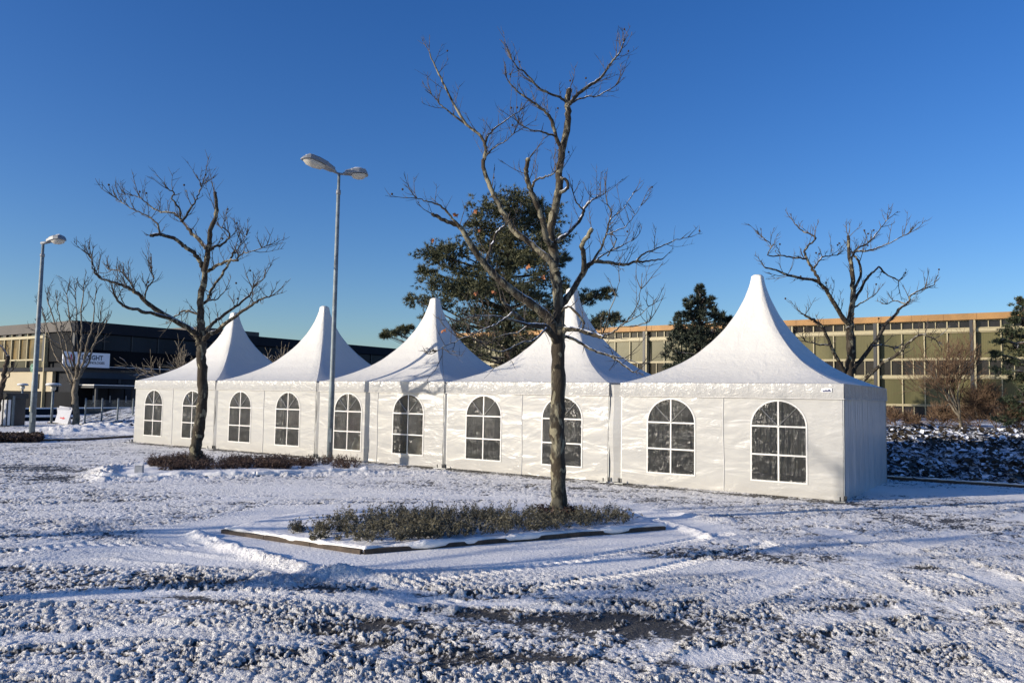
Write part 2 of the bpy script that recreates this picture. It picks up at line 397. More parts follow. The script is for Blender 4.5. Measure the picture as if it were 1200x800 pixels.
    zone = np.clip(.12+.62*sst(12, 6, y)+1.0*fbm(x*.45, y*.8, 3, 9)+.35*edge_, .24, 1.2)
    s = cov-.60+1.30*(lump-.55)*(1-sm)*(.55+.45*np.clip(zone, 0, 1))+.16*sm+.22*pn(x*3, y*3, 11)*(1-sm*.6)-.18*trk*(pn(x*6, y*6, 15)+.2)+.20*(fine-.35)*(1-sm)-.05*sst(9, 16, y)*(1-sm)
    s = np.clip(.5+s*1.15, 0, 1.)
    rough = (1-sm*.94)*zone
    z = sst(.36, .85, s)*(.008+.045*lump*rough+.006*fine*(1-sm*.9))+.012*fbm(x*.6, y*.6, 3, 12)+.02-.006*trk+.014*edge_
    # tyre tread bands through the smooth snow
    for P in ([G2(*p) for p in ((430, 692), (560, 676), (700, 655), (850, 628))], [G2(*p) for p in ((470, 712), (620, 694), (760, 672), (900, 640))], [G2(*p) for p in ((-50, 655), (100, 640), (240, 640))]):
        d = segdist(x, y, P); k = sst(.17, .12, d); z = z-k*(.030-.028*(np.sin((x*1.0+y*1.1)*32) > 0)*sst(.17, .05, d)); z = z+sst(.20, .15, d)*sst(.10, .14, d)*.014
    # ridges of pushed snow
    for P, hh, wd in (([G2(*p) for p in ((228, 629), (262, 643), (330, 663), (365, 673), (420, 678))], .085, .13), ([G2(*p) for p in ((772, 613), (800, 621), (832, 632))], .07, .12), ([G2(*p) for p in ((735, 600), (790, 604), (850, 612))], .05, .16),
                      ([G2(*p) for p in ((120, 565), (240, 561), (360, 558), (520, 556))], .09, .22), ([G2(*p) for p in ((300, 690), (420, 672), (470, 680))], .03, .25), ([G2(*p) for p in ((120, 562), (128, 552), (160, 548))], .16, .35)):
        d = segdist(x, y, P); k = np.exp(-(d/wd)**2)*(1+.5*pn(x*3.1, y*3.1, 7)+.35*(fine+med-.5)); z = z+hh*.8*np.clip(k, 0, 2); s = np.clip(s+k*.8, 0, 1)
    # snow heaps by the left lamp and fence
    for (px, py, rx, ry, hh) in ((90, 505, 1.6, .9, .38), (120, 503, 1.5, .8, .45), (70, 508, 1.2, .6, .3), (150, 501, 1.4, .7, .35), (45, 508, 1.0, .4, .2), (138, 509, 2., .5, .2)):
        k = blob(x, y, px, py, rx, ry); z = z+.7*hh*k*(1+.7*fbm(x*2.2, y*2.2, 4, 3)); s = np.clip(s+k*1.5, 0, 1)
    return z, s, rough
def grid_mesh(name, X, Y, Z, attrs, mat, parent=None):
    r, c = X.shape; co_ = np.stack([X, Y, Z], -1).reshape(-1, 3).astype(np.float32)
    i = np.arange(r*c).reshape(r, c); q = np.stack([i[:-1, :-1], i[:-1, 1:], i[1:, 1:], i[1:, :-1]], -1).reshape(-1, 4)
    me = bpy.data.meshes.new(name); me.vertices.add(len(co_)); me.vertices.foreach_set('co', co_.ravel())
    me.loops.add(q.size); me.loops.foreach_set('vertex_index', q.ravel().astype(np.int32))
    me.polygons.add(len(q)); me.polygons.foreach_set('loop_start', np.arange(0, q.size, 4, dtype=np.int32))
    me.polygons.foreach_set('use_smooth', np.ones(len(q), bool))
    me.update(calc_edges=True); me.validate()
    for k, a in attrs.items():
        at = me.attributes.new(k, 'FLOAT', 'POINT'); at.data.foreach_set('value', a.ravel().astype(np.float32))
    me.materials.append(mat); o = bpy.data.objects.new(name, me); COL.objects.link(o)
    if parent: o.parent = parent
    return o

# ================================================================ GROUND
rows = 3.0*np.exp(np.linspace(0, math.log(62/3.0), 960)); cols = np.linspace(-1, 1, 1050)
Yg = np.repeat(rows[:, None], 1050, 1); Xg = cols[None, :]*(Yg*.80+2.2)
Zg, Sg, Rg = height(Xg, Yg)
edge = np.clip((1-np.abs(cols))*30, 0, 1)[None, :]*np.clip((62-Yg)*.5, 0, 1)*np.clip((Yg-3)*4, 0, 1)
Zg = Zg*edge-.002
tag(grid_mesh('parking_lot', Xg, Yg, Zg, dict(snow=Sg, rough=Rg), GRD), kind='structure')
g = MB(); g.v = [V(p) for p in ((-900, -900, -.012), (900, -900, -.012), (900, 900, -.012), (-900, 900, -.012))]; g.f = [(0, 1, 2, 3)]
tag(g.build('ground', FARSNOW), kind='structure')

def bed(name, poly, top, step=.07, amp=.02):
    xs = [p[0] for p in poly]; ys = [p[1] for p in poly]
    X, Y = np.meshgrid(np.arange(min(xs)-.05, max(xs)+.05, step), np.arange(min(ys)-.05, max(ys)+.05, step))
    d = segdist(X, Y, poly+[poly[0]]); ins = inpoly(X, Y, poly)
    Z = np.where(ins, top*sst(0, .05, d)-.0+amp*fbm(X*2.2, Y*2.2, 4, 2)*sst(0, .3, d)+.03*sst(.2, 1., d), -.05)
    return tag(grid_mesh(name, X, Y, Z, {}, SNOW), kind='structure')
bed('planting_bed', ISL, .105, .05); bed('planting_bed', ISL2, .10, .08, .05); bed('planting_bed', ISL3, .08, .1)
def kerb(P, wd=.10, top=.115, cap=.05, gap=.0, name='kerb', seed=1, mat=KERB, ov=.0):
    r = random.Random(seed); b = MB(); s = MB()
    for a, c in zip(P[:-1], P[1:]):
        a, c = V((*a, 0)), V((*c, 0)); L = (c-a).length; n = max(1, round(L/1.0)); d = (c-a)/n
        for i in range(n):
            p, q = a+d*i+d.normalized()*.004, a+d*(i+1)-d.normalized()*.004; up = V((0, 0, top/2-.03+r.uniform(-.004, .004)))
            b.bar(p+up, q+up, wd, top+.06)
    o = tag(b.build(name, mat), kind='structure')
    # the snow lying along it
    for a, c in zip(P[:-1], P[1:]):
        a, c = V((*a, 0)), V((*c, 0)); L = (c-a).length; n = int(L/.05); side = (c-a).normalized().cross(V((0, 0, 1)))
        pts = []; rad = []
        for i in range(n+1):
            p = a+(c-a)*(i/n); j = float(pn(np.array([p.x*2.3]), np.array([p.y*2.3]), seed)[0]); j2 = float(pn(np.array([p.x*7.]), np.array([p.y*7.]), seed+3)[0])
            pts.append(p+V((0, 0, top+.012+.010*j2+.012*j))+side*(ov-.03+.05*j)-V((0, 0, ov*.35))); rad.append(max(.012, cap*(1+.38*j+.2*j2-gap)))
        s.tube(pts, rad, 8)
    tag(s.build('snow_ridge', SNOW, None, True), kind='structure')
kerb(ISL[:2], .10, .08, .034, .1, seed=1, ov=.02); kerb(ISL[1:3], .10, .085, .044, -.05, seed=5, ov=.035)
kerb([ISL2[0], ISL2[1], ISL2[2]], .12, .07, .08, seed=6)
kerb([G2(-40, 519), G2(92, 517), G2(156, 513)], .15, .10, .04, .5, seed=8)

# mound with ivy behind the tents
GX = lambda u, v: FR0-ROW*u+DEP*v   # u right of tent corner, v depth
def mz(v, u):
    t = np.clip(v/8., 0, 1); return 1.12*(1-(1-t)**1.8)+.20*fbm(u*.45, v*.45, 4, 4)*np.clip(v, 0, 1)
mv0 = (MK-FR0).dot(DEP)
U, Vv = np.meshgrid(np.arange(-45, 60, .3), np.concatenate([np.arange(0, 9, .3), np.arange(9, 46, 2.)]))
base = FR0-ROW*0
X = base.x+(-ROW.x)*U+DEP.x*(mv0+Vv); Y = base.y+(-ROW.y)*U+DEP.y*(mv0+Vv)
def msurf(u, v): p = GX(u, mv0+v); return V((p.x, p.y, float(mz(np.array([v]), np.array([u]))[0])))
t = NT('mound_soil'); tc = t.coord()
MOUND = t.set(Base_Color=t.mix(t.ramp(t.noise(tc, 3.2, 7, .75), .45, .52), c4(.022, .018, .013), c4(.76, .78, .81)), Roughness=.8, Normal=t.bump(t.noise(tc, 9, 5, .7), .8, .08))
tag(grid_mesh('embankment', X, Y, mz(Vv, U)*np.clip(Vv/.4, 0, 1)-.01, {}, MOUND), kind='structure')
kp = [GX(-45, mv0-.05), GX(60, mv0-.05)]
kerb([tuple(kp[0])[:2], tuple(kp[1])[:2]], .14, .09, .03, .3, seed=9)
# leaves of the ivy
def leaf(mb, p, n, s, tone, el=1.):
    a = n.orthogonal().normalized(); a.rotate(Matrix.Rotation(random.uniform(0, 6.28), 3, n)); b = n.cross(a); i = len(mb.v)
    mb.v += [p-a*s*el, p+b*s*.6+n*s*.15, p+a*s*el, p-b*s*.6+n*s*.15]; mb.f.append((i, i+1, i+2, i+3)); mb.tone.append(tone)
iv = MB()
for _ in range(26000):
    v_ = random.random()**1.15*9.0; u_ = random.uniform(-4, 20+v_*.6) if random.random() < .93 else random.uniform(-40, -4)
    patch = float(0)
    p = msurf(u_, v_); p.z += random.uniform(0, .13)+.06*math.sin(u_*2.3+v_*1.7)
    n = V((random.gauss(0, .55), random.gauss(-.15, .55), 1)).normalized()
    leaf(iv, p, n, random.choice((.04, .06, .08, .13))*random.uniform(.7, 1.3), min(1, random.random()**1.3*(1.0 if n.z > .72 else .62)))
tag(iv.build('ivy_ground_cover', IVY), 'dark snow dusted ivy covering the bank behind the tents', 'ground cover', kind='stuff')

# low shrubs in the beds
def sprigs(name, spots, mat, hmin, hmax, label, ls=.016, lean=.5, leaves=9):
    m = MB()
    for (x, y, z, k) in spots:
        for s_ in range(random.randint(3, 5)):
            hgt = random.uniform(hmin, hmax)*k; d = V((random.gauss(0, lean), random.gauss(0, lean), 1)).normalized()
            p0 = V((x, y, z)); p1 = p0+d*hgt*.5; d2 = (d+V((random.gauss(0, .35), random.gauss(0, .35), .2))).normalized(); p2 = p1+d2*hgt*.5
            f0 = len(m.f); m.tube([p0, p1, p2], [.0035, .0028, .0015], 3, False); m.tone += [.05]*(len(m.f)-f0)
            for j in range(leaves):
                t_ = random.uniform(.25, 1.05); q = p0.lerp(p1, t_*2) if t_ < .5 else p1.lerp(p2, (t_-.5)*2)
                n = V((random.gauss(0, .7), random.gauss(0, .7), .8)).normalized()
                leaf(m, q+V((random.gauss(0, .012), random.gauss(0, .012), random.gauss(0, .01))), n, random.uniform(.5, 1.3)*ls, random.random() if n.z > .6 else random.random()*.7, 1.5)
    return tag(m.build(name, mat), label, 'ground cover', kind='stuff')
spots = []
for _ in range(9000):
    px = random.uniform(345, 742); py = random.uniform(600, 645)
    p = gnd(px, py, .14)
    lo = 613+.05*abs(px-560) if px < 640 else 604+0*px
    front = 642-(px-430)*.062 if px > 430 else 632+(px-345)*.10
    if py > front-6: continue
    if not inpoly(np.array([p.x]), np.array([p.y]), ISL)[0]: continue
    nn_ = float(fbm(np.array([p.x*1.3]), np.array([p.y*1.3]), 3, 3)[0])
    dens = .60+nn_*.8
    if px < 440: dens -= (440-px)/75*.85
    if px > 690: dens -= (px-690)/50*.3
    if py < 606: dens -= .2
    if random.random() < dens*.31: spots.append((p.x, p.y, .14, 1+.5*nn_))
for _ in range(14):
    p = gnd(random.gauss(349, 4), random.gauss(621, 1.5), .1); spots.append((p.x, p.y, .1, .8))
for _ in range(40):
    p = gnd(random.uniform(365, 440), random.uniform(618, 634), .1); spots.append((p.x, p.y, .1, .7))
sp2 = []
for _ in range(60):
    a_ = random.uniform(0, 6.28); r_ = random.uniform(.12, .32); q_ = gnd(655, 605, .13); sp2.append((q_.x+r_*math.cos(a_), q_.y+r_*math.sin(a_), .13, 1.))
sprigs('brown_ground_cover', sp2, SHRUBR, .06, .20, 'rusty dead stems around the foot of the large near tree', .02, .5, 8)
sprigs('evergreen_ground_cover', spots, SHRUB, .08, .23, 'grey green shrubs poking through snow in the near planting bed', .014, .7, 10)
spots = []
for _ in range(5200):
    px = random.uniform(176, 418); py = random.uniform(540, 555)
    if py > 552-(px-180)*.012 or (px > 365 and random.random() < .72): continue
    p = gnd(px, py, .1); nn_ = float(fbm(np.array([p.x*1.1]), np.array([p.y*1.1]), 3, 3)[0])
    if random.random() < .26+nn_*.9: spots.append((p.x, p.y, .08, 1+.5*nn_))
sprigs('reddish_ground_cover', spots, SHRUBR, .12, .30, 'dark reddish shrubs around the pole of the double lamp', .017, .7, 10)
spots = []
for _ in range(900):
    p = gnd(random.uniform(-40, 48), random.uniform(511, 517), .08); spots.append((p.x, p.y, .05, 1.))
sprigs('brown_ground_cover', spots, SHRUBR, .08, .25, 'brown frosted stems at the foot of the single lamp', .035)

# ================================================================ TENTS
HE, VA, HP = 2.4093, .3156, 5.165
tent = empty('pagoda_tent', (0, 0, 0))
def arch(cx, w2, z0, zs, zt, n=14, zb=None):
    pts = [(cx-w2, z0), (cx+w2, z0)]
    for i in range(n+1): a = math.pi*i/n; pts.append((cx+w2*math.cos(a), zs+(zt-zs)*math.sin(a)))
    return pts
import bmesh
def wall_with_window(x0, x1, z0, z1, cx, hole=True):
    bm = bmesh.new()
    # grid panel with a hole, so that it can sag and pull
    W2 = .575; n = 26; nz = 24
    outer = [(x0+(x1-x0)*i/n, z0) for i in range(n)]+[(x1, z0+(z1-z0)*i/nz) for i in range(nz)]+[(x1-(x1-x0)*i/n, z1) for i in range(n)]+[(x0, z1-(z1-z0)*i/nz) for i in range(nz)]
    loops = [outer]
    if hole: loops.append(arch(cx, W2, .335, 1.495, 2.035))
    es = []
    for L in loops:
        vs = [bm.verts.new((x, 0, z)) for x, z in L]
        es += [bm.edges.new((vs[i], vs[(i+1) % len(vs)])) for i in range(len(vs))]
    bmesh.ops.triangle_fill(bm, edges=es, use_beauty=True)
    bmesh.ops.solidify(bm, geom=bm.faces[:], thickness=.004)
    me = bpy.data.meshes.new('wall_panel'); bm.to_mesh(me); bm.free(); me.materials.append(PVC); return me
YF = -2.5
for sgn, cx in ((-1, -1.242), (1, 1.20)):
    x0, x1 = (-2.495, .0) if sgn < 0 else (.003, 2.495)
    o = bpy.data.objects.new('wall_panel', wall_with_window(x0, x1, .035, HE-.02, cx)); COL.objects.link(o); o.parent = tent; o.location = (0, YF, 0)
    f = MB(); f.prism(arch(cx, .60, .31, 1.495, 2.06, 24), YF-.003, YF-.001)
    # ring frame: outline trim
    fr = MB(); O = arch(cx, .598, .31, 1.495, 2.06, 24); I = arch(cx, .566, .345, 1.495, 2.028, 24); n = len(O); b = 0
    for yy in (YF-.012, YF-.006):
        for p in O+I: fr.v.append(V((p[0], yy, p[1])))
    for i in range(n):
        j = (i+1) % n; fr.f += [(i, j, n+j, n+i), (i, 2*n+i, 2*n+j, j), (n+i, n+j, 3*n+j, 3*n+i)]
    wf = fr.build('window', BAR, tent)
    pa = MB(); pa.v = [V((x, YF-.004, z)) for x, z in arch(cx, .585, .325, 1.495, 2.05, 24)]; pa.f = [tuple(range(len(pa.v)))]
    pa.build('window_film', PANE, wf)
    gb = MB(); tb = .034
    gb.box(cx-tb/2, cx+tb/2, YF-.0115, YF-.0065, .345, 2.03)
    for zz in (.89, 1.495): gb.box(cx-.567, cx+.567, YF-.0145, YF-.012, zz-tb/2, zz+tb/2)
    for sx in (-1, 1):
        a, c = V((cx, YF-.0165, 1.50)), V((cx+sx*.567*math.cos(.82), YF-.0165, 1.495+.533*math.sin(.82)+.01))
        gb.bar(a, c, tb, .003, V((0, 1, 0)) if False else (c-a).cross(V((0, 1, 0))).normalized())
    gb.build('glazing_bars', BAR, wf)
zp = MB(); zp.tube([V((.012*math.sin(z*3), YF-.006, z)) for z in np.linspace(.04, 2.1, 18)], [.009]*18, 5); zp.build('seam', BAR, tent)
def drape(axis, sgn, nx=60, nz=22):
    U_, Z_ = np.meshgrid(np.linspace(-2.49, 2.49, nx), np.linspace(.03, HE-.02, nz))
    d = .018*np.sin(U_*9+1.2*np.sin(U_*2.1)+Z_*.7)*sst(2.3, .4, Z_)+.01*pn(U_*2, Z_*1.2, 3)
    D = sgn*(2.5+d*.8)
    if axis == 'x': return D, U_, Z_
    return U_, D, Z_
for ax, sg in (('x', 1), ('x', -1), ('y', 1)):
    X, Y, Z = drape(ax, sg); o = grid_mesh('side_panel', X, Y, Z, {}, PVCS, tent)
vm = MB()      # valance round the eaves
zb, zt = HE-VA, HE
for k in range(4):
    a = k*math.pi/2; M = Matrix.Rotation(a, 4, 'Z')
    n = 40
    for i in range(n):
        xa, xb = -2.525+5.05*i/n, -2.525+5.05*(i+1)/n; w_ = lambda x: .006*math.sin(x*7+k)+.005*math.sin(x*17+2*k)
        b = len(vm.v); vm.v += [M @ V(p) for p in ((xa, -2.527-w_(xa), zb), (xb, -2.527-w_(xb), zb), (xb, -2.525, zt), (xa, -2.525, zt), (xa, -2.535-w_(xa)*1.2, zb+.012), (xb, -2.535-w_(xb)*1.2, zb+.012))]
        vm.f += [(b, b+1, b+5, b+4), (b+4, b+5, b+2, b+3)]
vo = vm.build('valance', PVCV, tent, True)
hb = MB()
for k in range(4): hb.box(-2.54, 2.54, -2.541, -2.5375, zb-.004, zb+.010, Matrix.Rotation(k*math.pi/2, 4, 'Z'))
hb.build('hem', simple('seam_grey', (.55, .53, .50), .6), vo)
prof = [(0, 1.0), (.03, .905), (.063, .82), (.106, .725), (.185, .585), (.276, .468), (.386, .362), (.504, .268), (.645, .180), (.80, .108), (.93, .064), (1, .052)]
def wr(t_):
    for (a, fa), (b, fb) in zip(prof[:-1], prof[1:]):
        if t_ <= b: return fa+(fb-fa)*(t_-a)/(b-a)
    return prof[-1][1]
nzr, nar = 64, 96
T = np.linspace(0, 1, nzr)**1.25; WR = np.array([wr(t_) for t_ in T]); WR = np.convolve(np.pad(WR, 2, mode='edge'), [.1, .2, .4, .2, .1], 'valid'); WR[0] = 1.0
A = np.linspace(-math.pi/4, 2*math.pi-math.pi/4, nar+1)
X = np.zeros((nzr, nar+1)); Y = X.copy(); Z = X.copy()
for i in range(nzr):
    ex = 2+34*(1-T[i])**3+3      # squircle: square at the eaves, rounder at the tip
    ca, sa = np.cos(A), np.sin(A); q = (np.abs(ca)**ex+np.abs(sa)**ex)**(-1/ex)
    R_ = WR[i]*2.525
    wrk = 1+.012*pn(np.full(nar+1, T[i]*6)+A*.3, A*3, 5)*np.sin(np.clip(T[i]*3.14, 0, 3.14))
    wrk[-1] = wrk[0]
    X[i], Y[i], Z[i] = R_*q*ca*wrk, R_*q*sa*wrk, HE+.004+(HP-.03-HE)*T[i]
    X[i, -1], Y[i, -1] = X[i, 0], Y[i, 0]
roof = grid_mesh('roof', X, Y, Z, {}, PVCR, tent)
cap = MB().lathe([(.128, HP-.05), (.130, HP-.01), (.10, HP+.015), (.03, HP+.02)], 20); cap.build('peak_cap', PVCR, roof, True)
po = []
for sx in (-1, 1):
    for sy in (-1, 1):
        p = MB(); p.box(sx*2.47-.045, sx*2.47+.045, sy*2.44-.045, sy*2.44+.045, 0, HE-.05); p.box(sx*2.47-.09, sx*2.47+.09, sy*2.44-.09, sy*2.44+.09, 0, .015)
        p.build('post', ALU, tent)
for sx in (-1, 1): MB().bar(V((sx*2.54, -2.53, .03)), V((sx*2.54, -2.53, .14)), .035, .05).build('corner_bracket', DARKMET, tent)
for sx in (-1, 1):
    bp_ = MB().box(sx*2.46-.11, sx*2.46+.11, -2.72, -2.54, .03, .042).build('base_plate', ALU, tent)
    MB().tube([V((sx*2.46, -2.66, .0)), V((sx*2.46+.01, -2.68, .13))], [.012, .014], 8).build('peg', DARKMET, bp_)
fr = MB().box(-2.45, 2.45, -2.45, 2.45, .012, .02); fr.build('floor', INNER, tent)
TL = ['white pagoda tent at the near right end of the row, its right side wall showing', 'white pagoda tent whose right window stands behind the nearest bare tree',
      'middle white pagoda tent of the row, with branch shadows falling across its roof', 'white pagoda tent standing right behind the double headed street lamp', 'white pagoda tent at the far left end of the row, behind the left bare tree']
gaps = [0, .357, .133, .19, .177]; pos = FR0.copy(); TC = []
for i in range(5):
    if i: pos = pos+ROW*(5+gaps[i])
    c = pos+ROW*2.5+DEP*2.5; TC.append(c)
    if i == 0:
        tent.location = c; tent.rotation_euler = (0, 0, -TH); tag(tent, TL[0], 'tent', 'white pagoda tents standing in a row')
    else: o = dup(tent, c, -TH, TL[i])
    if i: tents.append(o)
    else: tents = [tent]
# maker's patch on the near tent only
pt = MB().box(2.10, 2.30, -2.552, -2.547, 2.235, 2.315); po = pt.build('printed_patch', WHITE, tents[0])
mk = MB().prism([(2.12, 2.245), (2.285, 2.245), (2.285, 2.27), (2.25, 2.30), (2.22, 2.275), (2.19, 2.285), (2.16, 2.275), (2.12, 2.275)], -2.555, -2.5525); mk.build('emblem', BLUEI, po)
# strips closing the gaps between neighbours: part of the right-hand neighbour
for i in range(4):
    gp = gaps[i+1]; m = MB(); x0, x1 = -2.54-gp+.05, -2.54-.012
    n = 10
    for k in range(n):
        za, zb_ = .04+(2.36-.04)*k/n, .04+(2.36-.04)*(k+1)/n; b = len(m.v)
        yy = lambda z: -2.45+.03*math.sin(z*4+i)
        m.v += [V((x0-.05, yy(za)+.0, za)), V((x0+(x1-x0)*.45, yy(za)-.05, za)), V((x1+.03, yy(za), za)), V((x0-.05, yy(zb_), zb_)), V((x0+(x1-x0)*.45, yy(zb_)-.05, zb_)), V((x1+.03, yy(zb_), zb_))]
        m.f += [(b, b+1, b+4, b+3), (b+1, b+2, b+5, b+4)]
    m.build('gap_strip', PVC, tents[i])
# round table tops put in for unidentified pale shapes behind the middle tent's windows
for k, (lx, lab) in enumerate(((-1.25, 'pale round stand-in tabletop behind the left window of the middle tent'), (1.05, 'pale round stand-in tabletop behind the right window of the middle tent'))):
    M = Matrix.Translation(TC[2]) @ Matrix.Rotation(-TH, 4, 'Z') @ Matrix.Translation((lx, -1.9, .40)) @ Matrix.Rotation(math.radians(78), 4, 'X')
    r_ = empty('stand_in_table', (TC[2]+V((0, 0, 0))), 0, lab, 'table', 'stand-in tables inside the middle tent'); r_.matrix_world = M
    MB().lathe([(.38, -.015), (.395, 0), (.38, .015)], 36).build('tabletop', BEIGE, r_)
    for q_ in (-.34, .34): MB().box(q_-.02, q_+.02, -.3, .3, -.05, -.02).build('leg', ALU, r_)

# ================================================================ TREES
def spline(P, sub=4):
    out = []; n = len(P)
    for i in range(n-1):
        p0, p1, p2, p3 = P[max(i-1, 0)], P[i], P[i+1], P[min(i+2, n-1)]
        for k in range(sub):
            t_ = k/sub; out.append(.5*((2*p1)+(p2-p0)*t_+(2*p0-5*p1+4*p2-p3)*t_*t_+(3*p1-p0-3*p2+p3)*t_**3))
    out.append(P[-1]); return out
def rv(s=1.): return V((random.gauss(0, s), random.gauss(0, s), random.gauss(0, s)))
def twig(mb, p, d, L, r, depth=1, up=.35, n=3, tips=None, wig=.11):
    k = 5 if L > .4 else 4; pts = [p]; dd_ = d.normalized()
    for i in range(k):
        dd_ = (dd_+rv(wig)+V((0, 0, up*.35))).normalized(); pts.append(pts[-1]+dd_*L/k)
    mb.tube(pts, [r*(1-.72*i/k) for i in range(k+1)], n, False)
    if tips is not None: tips.append(pts[-1])
    if depth > 0:
        for i in range(1, k+1):
            for _ in range(1):
                if random.random() < .72:
                    q = pts[i] if i < k else pts[i-1].lerp(pts[i], .5); ax = dd_.orthogonal().normalized(); ax.rotate(Matrix.Rotation(random.uniform(0, 6.28), 3, dd_))
                    twig(mb, q, dd_*.85+ax*.75, L*random.uniform(.3, .65)*(1.1-.1*i), r*.65, depth-1, up, 3, tips, wig)
def photo_tree(name, base, Y0, limbs, trunk_mat, label, group=None, seed=1, dens=5., tw=(.25, .7), rs=1., balls=16, wig=.02, ballsz=.018):
    """limbs: (pixel list, r0 px, r1 px, depth offset at the end, twig factor)"""
    random.seed(seed); root = empty(name, base, 0, label, 'tree', group); tr = MB(); cr_ = MB(); tips = []
    def rad(px, Y): return px/F*Y*rs
    for li, (px, r0, r1, dz, tf) in enumerate(limbs):
        dz0 = 0
        if isinstance(dz, tuple): dz0, dz = dz
        L = [0]
        for a, b in zip(px[:-1], px[1:]): L.append(L[-1]+math.hypot(b[0]-a[0], b[1]-a[1]))
        P = [atY(x, y, Y0+dz0+(dz-dz0)*(l/L[-1]))-V(base) for (x, y), l in zip(px, L)]
        S = spline(P, 5); m = len(S)
        for i in range(1, m-1): S[i] = S[i]+rv(wig*.5)
        R_ = [rad(r0+(r1-r0)*(i/(m-1))**.85, Y0)*(1+random.uniform(-.07, .09)) for i in range(m)]
        tr.tube(S, R_, 10 if r0 > 4 else 7, True, .05 if r0 > 2 else 0)
        if r1 > 1.6: # blunt pollard end
            q = S[-1]; tr.tube([q-V((0, 0, R_[-1]*.4)), q, q+(S[-1]-S[-2]).normalized()*R_[-1]*.9], [R_[-1]*.9, R_[-1]*1.25, R_[-1]*.5], 7)
        if tf > 0:
            LL = sum((S[i+1]-S[i]).length for i in range(m-1)); cnt = int(LL*dens*tf)
            for _ in range(cnt):
                t_ = random.random()**.9; i = min(m-2, int(t_*(m-1))); q = S[i].lerp(S[i+1], random.random()); tg = (S[i+1]-S[i]).normalized()
                ax = tg.orthogonal().normalized(); ax.rotate(Matrix.Rotation(random.uniform(0, 6.28), 3, tg))
                d = (ax+tg*.5+V((0, 0, .55))).normalized(); l_ = random.uniform(*tw)*(.6+.5*t_)
                twig(cr_, q, d, l_, rad(.62, Y0)*(.6+.5*random.random()), 1 if l_ > .28 else 0, .35, 3, tips)
            for _ in range(int(2.2*tf)+1): twig(cr_, S[-1], (S[-1]-S[-3]).normalized()+rv(.35)+V((0, 0, .3)), random.uniform(*tw)*.85, rad(.65, Y0), 1, .35, 3, tips)
    to = tr.build('trunk', trunk_mat, root, True); cr_.build('crown', TWIG, root)
    random.shuffle(tips)
    bm_ = MB().lathe([(.003, -ballsz), (ballsz*.7, -ballsz*.7), (ballsz, 0), (ballsz*.7, ballsz*.7), (.003, ballsz)], 8); first = None
    for q in tips[:balls]:
        if first is None: first = bm_.build('seed_ball', BALL, root, True); o = first
        else: o = first.copy(); COL.objects.link(o)
        o.location = q+V((0, 0, .02+random.random()*.06))
    return root
